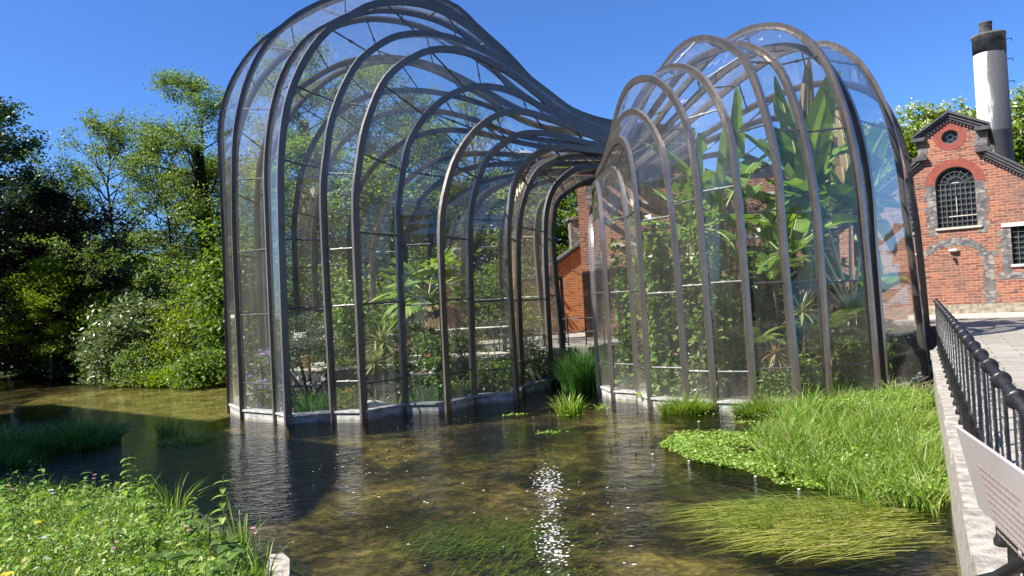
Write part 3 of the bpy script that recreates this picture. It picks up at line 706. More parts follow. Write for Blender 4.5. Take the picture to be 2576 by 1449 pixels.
RIBS_R=[
((2.46,22.52),(2.87,24.73),[(0,0),(0.0,3),(0.08,4),(0.4,4.95),(1.0,5.5),(1.7,5.75),(2.3,5.8)]),
((2.68,21.06),(2.91,24.75),[(0,0),(0.05,3.8),(0.2,5),(0.5,5.7),(1.1,6.2),(2,6.4),(3.5,6.3)]),
((3.29,20.46),(3.0,24.8),[(0,0),(0.05,4),(0.1,5),(0.35,5.85),(0.8,6.35),(1.6,6.65),(3,6.7),(4.2,6.6)]),
((3.4,19.24),(3.05,24.82),[(0,0),(0.1,4),(0.2,5.5),(0.5,6.5),(1.0,7.1),(1.8,7.42),(2.8,7.4),(4,7.15),(5.4,6.8)]),
((4.19,18.5),(3.22,24.92),[(0,0),(0.19,4.37),(0.36,5.46),(0.66,6.6),(1.24,7.35),(1.97,7.88),(2.67,8.15),(3.45,8.28),(4.23,8.22),(5.1,7.8),(6.3,7.1)]),
((4.74,18.01),(3.4,25.01),[(0,0),(0.15,4.3),(0.19,5.34),(0.35,6.2),(0.58,7.05),(1.22,7.99),(2.03,8.63),(2.95,9.04),(4.0,9.29),(4.89,9.25),(5.7,8.7),(6.4,8),(7.1,7.4)]),
((5.56,17.57),(3.57,25.11),[(0,0),(0.09,4.01),(0.15,5.42),(0.26,6.46),(0.68,7.42),(1.32,8.24),(1.88,8.72),(2.53,9.04),(3.16,9.19),(3.9,9.25),(4.8,9.12),(5.9,8.6),(6.9,7.9),(7.7,7.5)]),
((6.52,17.34),(3.71,25.18),[(0,0),(0.18,3.94),(0.22,5.74),(0.43,6.79),(0.76,7.82),(1.08,8.5),(1.51,8.98),(2.1,9.43),(2.75,9.75),(3.46,9.9),(4.15,9.87),(5.11,9.56),(6.3,8.8),(7.3,8),(8.2,7.55)]),
((7.32,17.56),(3.84,25.25),[(0,0),(0,3.89),(0.04,5.1),(0.19,6.13),(0.4,7.12),(0.81,8.18),(1.16,8.67),(1.61,9.03),(2.02,9.28),(2.5,9.44),(3.4,9.6),(4.5,9.45),(6,8.8),(7.3,7.9),(8.3,7.5)]),
((8.63,17.87),(4.01,25.34),[(0,0),(0.08,3.85),(0.17,5.7),(0.32,6.81),(0.57,7.79),(0.77,8.35),(1.07,8.89),(1.48,9.38),(1.97,9.76),(2.56,10.02),(3.18,10.12),(4.01,10.05),(5.1,9.6),(6.5,8.7),(7.6,7.8),(8.6,7.4)]),
((8.97,18.17),(4.15,25.41),[(0,0),(0.06,3.85),(0.07,5.3),(0.23,6.59),(0.48,7.49),(0.76,8.12),(1.05,8.6),(1.5,9.05),(2.1,9.4),(3.0,9.6),(4.1,9.45),(5.5,8.9),(7.1,7.9),(8.5,7.3)]),
((11.08,20.11),(4.37,25.53),[(0,0),(0.2,3.89),(0.28,5.05),(0.38,6.45),(0.64,7.81),(1.02,8.79),(1.3,9.24),(1.64,9.59),(2.0,9.82),(2.5,9.95),(3.3,9.9),(4.6,9.5),(6,8.7),(7.4,7.7),(8.5,7.2)]),
((12.7,22.8),(4.45,25.58),[(0,0),(0.12,4.36),(0.18,5.22),(0.31,6.66),(0.57,7.82),(0.96,8.6),(1.7,9.2),(2.7,9.4),(4,9.2),(5.6,8.5),(7.2,7.5),(8.6,7.0)]),
((11.9,24.9),(4.5,25.6),[(0,0),(0.12,4.2),(0.2,5.2),(0.4,6.6),(0.8,7.5),(1.6,8.3),(2.6,8.6),(4,8.4),(5.6,7.8),(7.4,6.9)]),
((10.6,26.3),(4.54,25.62),[(0,0),(0.12,4.2),(0.2,5.2),(0.6,6.4),(1.4,7.3),(2.4,7.6),(4,7.5),(6,6.8)]),
((8.6,27.1),(4.59,25.65),[(0,0),(0.12,4.0),(0.3,5.2),(0.9,6.3),(1.9,6.8),(3,6.8),(4.2,6.6)])]

def catmull(P, per=8):
    P = [np.array(p, float) for p in P]; Q = [2 * P[0] - P[1]] + P + [2 * P[-1] - P[-2]]; out = []
    for i in range(1, len(Q) - 2):
        d1 = np.linalg.norm(Q[i] - Q[i - 1]) ** .5; d2 = np.linalg.norm(Q[i + 1] - Q[i]) ** .5; d3 = np.linalg.norm(Q[i + 2] - Q[i + 1]) ** .5
        d1, d2, d3 = max(d1, 1e-4), max(d2, 1e-4), max(d3, 1e-4)
        m1 = ((Q[i] - Q[i - 1]) / d1 - (Q[i + 1] - Q[i - 1]) / (d1 + d2) + (Q[i + 1] - Q[i]) / d2) * d2
        m2 = ((Q[i + 1] - Q[i]) / d2 - (Q[i + 2] - Q[i]) / (d2 + d3) + (Q[i + 2] - Q[i + 1]) / d3) * d2
        for k in range(per):
            t = k / per; out.append((2 * t**3 - 3 * t**2 + 1) * Q[i] + (t**3 - 2 * t**2 + t) * m1 + (-2 * t**3 + 3 * t**2) * Q[i + 1] + (t**3 - t**2) * m2)
    out.append(P[-1]); return np.array(out)
ZL = 4.4; NLOW = 6; NUP = 60
def rib_curve(foot, N, pr, tail):
    foot = np.array(foot, float); N = np.array(N, float); L0 = np.linalg.norm(N - foot); u = (N - foot) / L0
    pr = list(pr)
    if L0 - pr[-1][0] > .5: pr.append((L0, pr[-1][1] - .12 * (L0 - pr[-1][0]) * .4))
    # even out the hand-measured points a little, keeping the ends
    q = [list(p) for p in pr]
    for i in range(2, len(pr) - 1):
        q[i][1] = .25 * pr[i - 1][1] + .5 * pr[i][1] + .25 * pr[i + 1][1] if abs(pr[i + 1][0] - pr[i - 1][0]) > 1.2 and abs(pr[i + 1][0] + pr[i - 1][0] - 2 * pr[i][0]) < .35 else pr[i][1]
    P3 = [np.array([*(foot + u * s), z]) for s, z in q]
    zl = P3[-1][2]
    for (dx, dy, dz) in tail: P3.append(np.array([N[0] + dx, N[1] + dy, zl + dz]))
    D = catmull(P3, 8)
    # lower part by height, upper part by arc length
    k = next(i for i in range(len(D)) if D[i][2] >= ZL); f = (ZL - D[k - 1][2]) / (D[k][2] - D[k - 1][2]); pz = D[k - 1] + (D[k] - D[k - 1]) * f
    low = D[:k]; zz = np.linspace(0, ZL, NLOW + 1)[:-1]
    lowp = np.stack([np.interp(zz, np.append(low[:, 2], ZL), np.append(low[:, a], pz[a])) for a in range(3)], 1)
    lowp[:, 2] = zz; up = np.vstack([pz, D[k:]]); s = np.concatenate([[0], np.cumsum(np.linalg.norm(np.diff(up, axis=0), axis=1))])
    ss = np.linspace(0, s[-1], NUP + 1); upp = np.stack([np.interp(ss, s, up[:, a]) for a in range(3)], 1)
    C = np.vstack([lowp, upp]); side = np.array([-u[1], u[0], 0.])
    T = np.gradient(C, axis=0); T = unit(T)
    S = np.repeat(side[None], len(C), 0); S = unit(S - T * (S * T).sum(1)[:, None]); O = np.cross(T, S)   # O points out of the arch or in
    ctr = np.array([*(foot + u * L0 * .5), 3.0])
    if ((C[3] - ctr) @ O[3]) < 0: O = -O
    return C, S, O, s[-1]
def rib_mesh(C, S, O, w0=.056, d=.11, di=.085):
    C = C.copy(); C[0, 2] = -.06
    V = []; F = []; n = len(C)
    for i, (c, s, o) in enumerate(zip(C, S, O)):
        w = w0 * (1 - .45 * max(0, (i / n - .6) / .4)); V += [c + s * w + o * d, c - s * w + o * d, c - s * w * .85 - o * di, c + s * w * .85 - o * di]
    for i in range(len(C) - 1):
        for k in range(4): F.append((4 * i + k, 4 * i + (k + 1) % 4, 4 * i + 4 + (k + 1) % 4, 4 * i + 4 + k))
    F += [(3, 2, 1, 0), tuple(4 * (len(C) - 1) + k for k in range(4))]
    mb = MB(); mb.add(V, F); me = mb.mesh(); me.materials.append(M['rib']); me.materials.append(M['cap'])  # 'cap' is no separate part: rib bronze coloured as if lit, for outer faces
    me.polygons.foreach_set('material_index', [1 if (k < 4 * (n - 1) and k % 4 == 0) else 0 for k in range(len(me.polygons))]); return me
def glasshouse(name, label, ribs, tails, loc):
    t = thing(name, label, 'glasshouse', loc); cur = []
    for (f, N, pr), tail in zip(ribs, tails): cur.append(rib_curve(f, N, pr, tail))
    for C, S, O, sl in cur:
        link('rib', rib_mesh(C, S, O), None, t)
    rr = random.Random(11)
    pl = MB(); foot_ = MB(); mid = np.mean([c[0][0] for c in cur], 0)
    for j in range(len(cur) - 1):
        (C1, S1, O1, l1), (C2, S2, O2, l2) = cur[j], cur[j + 1]
        n = len(C1); V = []; F = []
        for i in range(n):
            a, b = C1[i] + O1[i] * .03, C2[i] + O2[i] * .03
            d = b - a; ln = np.linalg.norm(d); d = d / max(ln, 1e-6); e = min(.06, ln * .3)
            V += [a + d * e, b - d * e]
        for i in range(n - 1): F.append((2 * i, 2 * i + 1, 2 * i + 3, 2 * i + 2))
        mb = MB(); mb.add(V, F); gp = link('glass_pane', mb, M['glass'], t)
        bars = MB(); ml = (l1 + l2) / 2; step = 2.05
        hs = [(.98 + rr.uniform(-.05, .05)), (3.0 + rr.uniform(-.1, .1))]; idx = [h / ZL * NLOW for h in hs]
        ph = rr.uniform(.2, 1.0); k = 0
        while ph + k * step < ml * .93: idx.append(NLOW + (ph + k * step) / ml * NUP); k += 1
        for x in idx:
            i = int(x); f = x - i
            if i + 1 >= n: continue
            a = C1[i] * (1 - f) + C1[i + 1] * f + O1[i] * .0; b = C2[i] * (1 - f) + C2[i + 1] * f + O2[i] * .0
            if np.linalg.norm(b - a) < .35: continue
            bars = MB(); bars.tube([a - O1[i] * .02, b - O2[i] * .02], .026, 6); m = (a + b) / 2; d = (b - a) / np.linalg.norm(b - a)
            bars.tube([m - d * .05 - O1[i] * .02, m + d * .05 - O1[i] * .02], .042, 6); link('glazing_bar', bars, M['bar'], gp)
        a, b = C1[0].copy(), C2[0].copy()
        for (z0, z1, off, pm) in ((-.42, -.09, -.02, foot_), (-.088, .18, .0, pl), (.1815, .235, .04, pl)):
            aa = a + (mid - a) * .004; d = unit(b - a); nrm = np.array([-d[1], d[0], 0.])
            if nrm @ (mid - a) < 0: nrm = -nrm
            q = [a - nrm * (.03 + off), b - nrm * (.03 + off), b + nrm * .22, a + nrm * .22]
            ar = sum(q[i][0] * q[(i + 1) % 4][1] - q[(i + 1) % 4][0] * q[i][1] for i in range(4))
            if ar < 0: q = q[::-1]
            pm.prism([(p[0], p[1]) for p in q], z0 + .0007 * (j % 7), z1 + .0011 * (j % 7))
    link('plinth', pl, M['plinth'], t); link('footing', foot_, M['bed'], t)
    return t, cur
N1 = np.array([4.3, 28.4]); A1 = np.array([-.93, -.365]); A1 = A1 / np.linalg.norm(A1)
def mirror(p):
    r = np.array(p) - N1; return tuple(N1 + 2 * (r @ A1) * A1 - r)
far = [(mirror(f), mirror(N), pr) for f, N, pr in RIBS_L[1:]]
allL = far[::-1] + RIBS_L
LH, LC = glasshouse('glasshouse', 'taller left glasshouse, its bronze ribs arching down into the river', allL, [[(1.1, .43, -.05), (3.0, 1.18, -.1)]] * len(allL), (-3.5, 24.5, 0))
RH, RC = glasshouse('glasshouse', 'smaller right glasshouse full of banana plants in front of the brick buildings', RIBS_R, [[(.45, .6, -.35), (1.8, 2.2, -1.0), (2.9, 3.6, -1.3)]] * len(RIBS_R), (7.5, 22.3, 0))

# soil inside both houses and the raised path in the left one
fl = [tuple(np.array(r[0])) for r in allL]; cc = np.mean(fl, 0); mb = MB()
mb.prism([tuple(cc + (np.array(p) - cc) * .955) for p in fl][::-1], -.44, .16)
fr_ = [r[0] for r in RIBS_R]; cc2 = np.mean(fr_, 0); mb.prism([tuple(cc2 + (np.array(p) - cc2) * .955) for p in fr_], -.44, .17)
struct('soil', mb, M['soil'])
mb = MB(); mb.prism([(-7.6, 24.9), (-6.2, 24.0), (-3.2, 24.3), (-1.2, 24.9), (.2, 25.9), (-.6, 27.6), (-4, 28.2), (-7.4, 27.6)], -.3, 1.05)
struct('raised_path', mb, M['deckstone'])
mb = MB(); mb.prism([(-7.7, 24.86), (-6.2, 23.9), (-3.2, 24.2), (-1.2, 24.8), (.3, 25.85), (.2, 25.9), (-1.2, 24.9), (-3.2, 24.3), (-6.2, 24.0), (-7.6, 24.9)], -.3, 1.0)
tag(link('retaining_wall', mb, M['slate']), 'low dark retaining wall edging the raised path inside the left glasshouse', 'wall')

# ---------------- brick buildings ----------------
def dress(t, M_, name, mb, mat): return link(name, mb, mat, t, False)
def arc(cx, cz, rx, rz, a0=0, a1=180, n=14): return [(cx + rx * math.cos(rad(a0 + (a1 - a0) * i / n)), cz + rz * math.sin(rad(a0 + (a1 - a0) * i / n))) for i in range(n + 1)]
GB = thing('gabled_mill_building', 'red brick gabled mill building with oculus and arched window at the right', 'building', (16.83, 28.33, 0), None, rad(-35))
win = [(-.34, 4.74)] + [(.97, 4.74), (.97, 6.42)] + arc(.315, 6.42, .655, .62)[1:-1] + [(-.34, 6.42)]
ocu = arc(.255, 8.19, .285, .265, 0, 360, 24)[:-1]
w2 = [(1.98, 3.19), (3.05, 3.19), (3.05, 4.58), (1.98, 4.58)]
outer = [(-5.4, .9), (5.6, .9), (5.6, 4.3), (1.44, 7.40), (1.40, 8.45), (.25, 9.08), (-.84, 8.38), (-.86, 7.42), (-5.4, 4.2)]
mb = MB(); mb.wall(outer, [win, ocu, w2], 0, .32); dress(GB, 0, 'facade', mb, M['brick'])
mb = MB(); mb.wall([(-.84, .9), (1.40, .9), (1.40, 8.40), (.25, 9.04), (-.83, 8.34)], (), 2.1, 5.6); mb.box((-5.3, .4, .9), (-5.0, 5.6, 4.1)); mb.box((5.3, .4, .9), (5.6, 7, 4.2)); mb.box((1.15, .33, 7.3), (1.399, 2.1, 8.45)); mb.box((-.839, .33, 7.3), (-.6, 2.1, 8.34)); dress(GB, 0, 'side_walls', mb, M['brick'])
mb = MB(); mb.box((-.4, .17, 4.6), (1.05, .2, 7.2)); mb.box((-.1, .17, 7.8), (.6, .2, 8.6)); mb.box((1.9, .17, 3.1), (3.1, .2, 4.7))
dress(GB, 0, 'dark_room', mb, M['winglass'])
def ringwall(oa, ia, y0, y1):
    mb = MB(); n = len(oa); V = [(x, y0, z) for x, z in oa] + [(x, y0, z) for x, z in ia] + [(x, y1, z) for x, z in oa] + [(x, y1, z) for x, z in ia]; F = []
    for i in range(n - 1):
        F += [(i, n + i, n + i + 1, i + 1), (i, i + 1, 2 * n + i + 1, 2 * n + i), (n + i, 3 * n + i, 3 * n + i + 1, n + i + 1)]
    mb.add(V, F); return mb
dress(GB, 0, 'window_arch', ringwall(arc(.315, 6.42, .985, .92, n=20), arc(.315, 6.42, .66, .625, n=20), -.012, .1), M['rub'])
dress(GB, 0, 'oculus_surround', ringwall(arc(.255, 8.19, .54, .50, 0, 360, 30), arc(.255, 8.19, .29, .27, 0, 360, 30), -.012, .1), M['rub'])
dressed = random.Random(4)
def quoins(x0, x1, z0, z1, side):
    z = z0; k = 0; mb = MB()
    while z < z1:
        h = dressed.uniform(.14, .26); h = min(h, z1 - z); e = dressed.uniform(.0, .16) * (1 if k % 2 else .3); k += 1
        a, b = (x0 - (e if side in (-1, 2) else 0), x1 + (e if side in (1, 2) else 0)); y = -.006 - dressed.uniform(0, .008)
        mb.box((a, y, z), (b, .05, z + h - .002)); z += h
    dress(GB, 0, 'flint_quoins', mb, M['flint'])
quoins(-.64, -.345, 4.45, 6.40, -1); quoins(.975, 1.26, 4.45, 6.40, 1); quoins(-.85, -.66, 7.48, 8.2, 1); quoins(1.13, 1.43, 7.55, 8.28, -1)
quoins(1.06, 1.38, 1.4, 3.75, 2); quoins(1.68, 1.97, 2.9, 4.5, -1); quoins(1.5, 3.2, 2.66, 2.9, 0)
A_ = arc(.15, 3.55, 1.12, .78, 20, 160, 12); B_ = arc(.15, 3.45, .98, .58, 20, 160, 12)
dress(GB, 0, 'blocked_arch', ringwall(A_, B_, -.010, .05), M['flint'])
mb = MB(); mb.box((-1.2, -.03, .9), (5.6, .05, 1.78)); dress(GB, 0, 'stone_base', mb, simple('rubble_stone', (.13, .11, .09), (.42, .36, .27), 6, .85, 0, .6, 8))
mb = MB(); mb.box((-.42, -.08, 4.66), (1.10, .16, 4.74)); dress(GB, 0, 'window_sill', mb, M['stone'])
def lattice(mb, poly_in, xs, zs, x0, x1, z0, z1, w=.012, y=.10):
    for x in xs:
        zz = [z for z in np.linspace(z0, z1, 60) if poly_in(x, z)]
        if zz: mb.box((x - w, y, min(zz)), (x + w, y + .02, max(zz)))
    for z in zs:
        xx = [x for x in np.linspace(x0, x1, 60) if poly_in(x, z)]
        if xx: mb.box((min(xx), y - .004, z - w), (max(xx), y + .016, z + w))
ina = lambda x, z: z < 6.42 or ((x - .315) / .655) ** 2 + ((z - 6.42) / .62) ** 2 < 1
wf = MB(); lattice(wf, ina, np.linspace(-.34, .97, 9)[1:-1], np.arange(4.95, 6.5, .21), -.34, .97, 4.74, 6.4)
for a in range(15, 180, 25): wf.tube([(.315 + .25 * math.cos(rad(a)), .11, 6.42 + .24 * math.sin(rad(a))), (.315 + .65 * math.cos(rad(a)), .11, 6.42 + .61 * math.sin(rad(a)))], .012, 4)
for q in (.25, .46): wf.tube([(x, .11, z) for x, z in arc(.315, 6.42, q, q * .95)], .013, 4)
wf.tube([(x, .11, z) for x, z in win] + [(-.34, .11, 4.74)], .025, 4)
WN = dress(GB, 0, 'window', wf, M['lead']); WN['label'] = 'tall arched window with small leaded panes'
mb = MB(); mb.box((.31, .085, 5.3), (.335, .10, 5.9)); mb.box((.05, .085, 5.14), (.96, .10, 5.175)); mb.box((.20, .085, 6.42), (.44, .1, 6.45)); link('pale_glazing', mb, M['stone'], WN, False)
mb = MB(); lattice(mb, lambda x, z: True, np.linspace(1.98, 3.05, 6)[1:-1], np.linspace(3.19, 4.58, 8)[1:-1], 1.98, 3.05, 3.19, 4.58)
w_ = dress(GB, 0, 'window', mb, M['lead']); w_['label'] = 'rectangular leaded window under a white lintel'
mb = MB(); mb.box((1.70, -.05, 4.58), (3.3, .16, 4.72)); mb.box((1.92, -.07, 3.10), (3.1, .16, 3.19)); dress(GB, 0, 'lintel_and_sill', mb, M['white'])
mb = MB(); mb.tube([(x, .1, z) for x, z in arc(.255, 8.19, .27, .25, 0, 360, 20)], .022, 4); mb.tube([(x, .1, z) for x, z in arc(.255, 8.19, .10, .095, 0, 360, 12)], .013, 4)
for a in range(0, 360, 60): mb.tube([(.255 + .1 * math.cos(rad(a)), .1, 8.19 + .095 * math.sin(rad(a))), (.255 + .27 * math.cos(rad(a)), .1, 8.19 + .25 * math.sin(rad(a)))], .012, 4)
o_ = dress(GB, 0, 'window', mb, M['lead']); o_['label'] = 'round oculus window with spoked lead bars'
# roofs and dark moulded cornices
def slab(mb, p, q, y0, y1, th, lift=0.0):
    (x0, z0), (x1, z1) = p, q; V = [(x0, y0, z0 + lift), (x1, y0, z1 + lift), (x1, y1, z1 + lift), (x0, y1, z0 + lift)]
    V += [(a, b, c + th) for a, b, c in V]; F = [(0, 1, 2, 3)[::-1], (4, 5, 6, 7), (0, 1, 5, 4), (1, 2, 6, 5), (2, 3, 7, 6), (3, 0, 4, 7)]; mb.add(V, F)
mb = MB()
slab(mb, (-1.02, 8.30), (.25, 9.10), -.22, 5.8, .09); slab(mb, (.251, 9.10), (1.56, 8.40), -.22, 5.8, .09)
slab(mb, (1.16, 7.62), (5.8, 4.18), -.20, 7.2, .10); slab(mb, (-5.6, 4.05), (-.62, 7.58), -.20, 7.2, .10)
dress(GB, 0, 'roof', mb, M['slate'])
mb = MB()
for (p, q) in (((-.98, 8.20), (.25, 8.98)), ((.251, 8.98), (1.52, 8.30)), ((1.2, 7.46), (5.7, 4.12)), ((-5.5, 4.0), (-.66, 7.42))):
    slab(mb, p, q, -.15, 0, .11); slab(mb, p, q, -.10, 0, .06, -.10)
mb.box((-1.05, -.21, 8.16), (-.58, -.001, 8.30)); mb.box((1.08, -.21, 8.26), (1.58, -.001, 8.40)); mb.box((-1.05, -.21, 7.42), (-.55, -.001, 7.56)); mb.box((1.05, -.21, 7.46), (1.60, -.001, 7.60))
dress(GB, 0, 'cornice', mb, M['slate'])
for (p, q) in (((-.95, 8.20), (.25, 8.98)), ((.251, 8.98), (1.45, 8.32)), ((1.25, 7.40), (3.4, 5.82))):
    mb = MB()
    n = int(math.hypot(q[0] - p[0], q[1] - p[1]) / .12)
    for i in range(n):
        x = p[0] + (q[0] - p[0]) * (i + .5) / n; z = p[1] + (q[1] - p[1]) * (i + .5) / n - .17; mb.box((x - .028, -.075, z - .02), (x + .028, -.001, z + .04))
    dress(GB, 0, 'dentils', mb, M['slate'])
mb = MB(); mb.tube([(-.02, -.10, 3.86), (.26, -.10, 3.86)], [.055, .055], 10); mb.box((.05, -.1, 3.82), (.19, 0, 3.9)); 
wl_ = thing('wall_lamp', 'white oval bulkhead lamp on the brick wall under the arched window', 'lamp', (0, 0, 0)); 
GBM = Matrix.Translation((16.83, 28.33, 0)) @ Matrix.Rotation(rad(-35), 4, 'Z')
wl_.location = GBM @ Vector((.12, -.05, 3.86)); wl_.rotation_euler = (0, 0, rad(-35))
mb = MB(); mb.lathe((0, 0, 0), [(.03, -.055), (.12, -.05), (.165, -.02), (.17, .02), (.12, .05), (.03, .055)], 14); mb.v = [(x, y * .55 - .03, z) for x, y, z in mb.v]
smooth(link('diffuser', mb, M['white'], wl_, False)); mb = MB(); mb.box((-.09, -.01, -.045), (.09, .055, .045)); link('base', mb, M['lead'], wl_, False)
sl_ = thing('security_sensor', 'small dark sensor on the brick wall just below the oval lamp', 'sensor', tuple(GBM @ Vector((.14, -.0, 3.54)))); sl_.rotation_euler = (0, 0, rad(-35))
mb = MB(); mb.box((-.045, -.1, -.05), (.045, 0, .04)); link('housing', mb, M['iron'], sl_, False); mb = MB(); mb.box((-.03, -.13, -.075), (.03, -.05, -.051)); link('lens', mb, M['winglass'], sl_, False)

# pale kerb stone strip along the foot of the gabled building
mb = MB(); V = [GBM @ Vector(p) for p in ((-1.5, -.55, 0), (5.6, -.55, 0), (5.6, -.06, 0), (-1.5, -.06, 0))]; mb.prism([(p.x, p.y) for p in V], 1.0, 1.43); struct('kerb', mb, M['stone'])

# flue
CH = thing('chimney', 'tall round chimney with weathered white paint and sooty black top', 'chimney', (22.1, 33.2, 0))
def fluemat():
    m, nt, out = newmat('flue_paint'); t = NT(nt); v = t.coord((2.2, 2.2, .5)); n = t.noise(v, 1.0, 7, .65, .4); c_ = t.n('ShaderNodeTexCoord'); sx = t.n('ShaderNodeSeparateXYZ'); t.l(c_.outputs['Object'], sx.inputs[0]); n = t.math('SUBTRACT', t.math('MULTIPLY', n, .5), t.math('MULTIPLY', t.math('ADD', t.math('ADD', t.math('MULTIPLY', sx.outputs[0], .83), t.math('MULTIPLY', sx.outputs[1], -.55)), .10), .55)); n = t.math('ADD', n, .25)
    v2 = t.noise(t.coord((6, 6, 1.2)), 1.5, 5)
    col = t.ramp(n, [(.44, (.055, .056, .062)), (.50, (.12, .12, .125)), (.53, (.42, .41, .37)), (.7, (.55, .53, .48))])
    t.pbr(out, t.mix(.4, col, t.ramp(v2, [(.3, (.6, .6, .6)), (.7, (1.15, 1.15, 1.15))]), 'MULTIPLY'), .7); return m
M['flue'] = fluemat(); M['soot'] = simple('soot', (.012, .012, .012), (.16, .15, .13), 2.2, .9, 0, .3, 8)
mb = MB(); mb.lathe((22.1, 33.2, 0), [(.70, 1), (.69, 6), (.66, 9.2), (.67, 9.22), (.65, 9.26), (.64, 12.78)], 28); smooth(link('shaft', mb, M['flue'], CH))
mb = MB(); mb.lathe((22.1, 33.2, 0), [(.655, 12.77), (.655, 13.5), (.68, 13.52), (.68, 13.62), (.60, 13.64), (.56, 13.62), (.56, 13.3)], 28); smooth(link('sooty_top', mb, M['soot'], CH))
mb = MB(); mb.lathe((22.0, 33.2, 0), [(.25, 13.2), (.25, 14.1), (.27, 14.12), (.27, 14.18), (.2, 14.18)], 14); link('inner_flue', mb, M['soot'], CH)
mb = MB()
for z in (9.0, 10.2, 11.4, 12.4, 13.3): mb.tube([(22.68, 32.9, z), (22.86, 32.8, z), (22.86, 32.8, z - .12)], .018, 4)
link('brackets', mb, M['iron'], CH)

# main brick building behind the right glasshouse: both necks run into it
BB = thing('brick_building', 'long brick building with grey flint patches where both glasshouse necks end', 'building', (2.98, 31.2, 0), None, rad(-8))
bw_ = [[(x, z) for x, z in ((x0, 2.6), (x0 + 1.2, 2.6), (x0 + 1.2, 4.2))] + arc(x0 + .6, 4.2, .6, .35, n=8)[1:-1] + [(x0, 4.2)] for x0 in (2.6, 4.6, 6.6)]
mb = MB(); mb.wall([(0, .8), (9.0, .8), (9.0, 7.6), (4.9, 7.6), (4.9, 9.3), (0, 9.3)], bw_, 0, .35); mb.box((.0, .35, .8), (.3, 9, 9.3)); dress(BB, 0, 'facade', mb, M['brick'])
mb = MB(); mb.box((.3, 1.0, .8), (8.9, 8.6, 7.4)); mb.box((.3, 1.0, 7.4), (4.7, 8.6, 9.1)); dress(BB, 0, 'inner_walls', mb, M['brickd'])
mb = MB(); mb.box((-.12, -.12, 9.3), (5.02, 9.1, 9.42)); mb.box((5.02, -.12, 7.6), (9.1, 9.1, 7.72)); dress(BB, 0, 'roof', mb, M['slate'])
mb = MB(); mb.box((1.3, -.03, 4.9), (9.0, .04, 5.08)); mb.box((1.3, -.03, 6.6), (9.0, .04, 6.74)); dress(BB, 0, 'string_courses', mb, M['stone'])
mb = MB(); dressed = random.Random(9)
def patch(x, z, w, h):
    zz = z
    while zz < z + h:
        hh = .13; e0 = dressed.uniform(-.1, .1); e1 = dressed.uniform(-.1, .1); mb.box((x + e0, -.008 - dressed.uniform(0, .006), zz), (x + w + e1, .03, zz + hh - .001)); zz += hh
for x, z, w, h in ((.36, 6.6, .34, 1.2), (.42, 4.9, .26, .9), (.5, 2.9, .38, 1.1), (.3, 1.2, .2, .7), (.62, 3.8, .22, .9), (1.9, 1.5, .4, 2.8), (4.3, 1.5, .5, 3)): patch(x, z, w, h)
dress(BB, 0, 'flint_patches', mb, M['flint'])
for k, x0 in enumerate((2.6, 4.6, 6.6)):
    mb = MB(); lattice(mb, lambda x, z: True, np.linspace(x0, x0 + 1.2, 5)[1:-1], np.linspace(2.6, 4.4, 6)[1:-1], x0, x0 + 1.2, 2.6, 4.4); o_ = dress(BB, 0, 'window', mb, M['lead'])
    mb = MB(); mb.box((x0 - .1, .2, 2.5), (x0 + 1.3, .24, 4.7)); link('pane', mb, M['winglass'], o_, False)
# small outbuilding with orange gable wall
OB = thing('outbuilding', 'small orange brick outbuilding with sloping slate verge left of the brick corner', 'building', (1.0, 36.0, 0), None, rad(4))
mb = MB(); mb.wall([(-2.2, 1.0), (2.7, 1.0), (2.7, 5.35), (2.3, 5.25), (.6, 4.15), (-.6, 3.3), (-2.2, 2.2)], (), 0, 5); dress(OB, 0, 'gable_wall', mb, M['brick2'])
mb = MB(); mb.wall([(.35, 1.0), (.6, 1.0), (.6, 3.75), (1.62, 4.55), (2.55, 3.95), (2.55, 3.85), (1.62, 4.42), (.68, 3.70), (.68, 1.0)], (), -.018, .01); dress(OB, 0, 'old_roof_line', mb, M['brick'])
mb = MB(); slab(mb, (-2.3, 2.12), (.6, 4.2), -.15, 5.1, .10); slab(mb, (.6, 4.2), (2.25, 5.28), -.15, 5.1, .10); slab(mb, (2.25, 5.28), (2.75, 5.42), -.15, 5.1, .1); slab(mb, (-2.2, 2.02), (.6, 4.08), -.10, -.001, .1); slab(mb, (.6, 4.08), (2.25, 5.15), -.10, -.001, .1); dress(OB, 0, 'roof', mb, M['slate'])
mb = MB(); mb.box((2.1, .4, 5.3), (2.55, 1.2, 6.7)); mb.box((2.0, .3, 6.7), (2.65, 1.3, 6.85)); dress(OB, 0, 'stack', mb, M['flint'])
# black fence and portal frame between the two houses
FN = thing('iron_fence', 'low black iron fence at the yard edge between the glasshouses', 'fence', (2.2, 27, 1.1))
fa, fb = np.array([-.6, 28.4]), np.array([5.2, 26.4])
for z in (1.62, 2.12):
    mb = MB(); mb.tube([(*fa, z), (*fb, z)], .022, 6); link('rail', mb, M['iron'], FN)
for i in range(10):
    p = fa + (fb - fa) * (i / 9); mb = MB(); mb.tube([(*p, 1.0), (*p, 2.15)], .024, 6); mb.lathe((*p, 2.12), [(.01, -.01), (.04, .02), (.01, .05)], 8); link('post', mb, M['iron'], FN)
PF = thing('portal_frame', 'dark steel door frame standing in the yard beside the orange gable wall', 'frame', (1.4, 29.2, 1.1))
mb = MB(); mb.box((.35, 29.15, 3.62), (2.02, 29.27, 3.74)); link('lintel', mb, M['iron'], PF)
for x in (.35, 1.90): mb = MB(); mb.box((x, 29.15, 1.0), (x + .12, 29.27, 3.62)); link('jamb', mb, M['iron'], PF)
mb = MB(); mb.box((1.6, 29.14, 1.06), (2.1, 29.28, 1.16)); link('foot_plate', mb, M['iron'], PF)

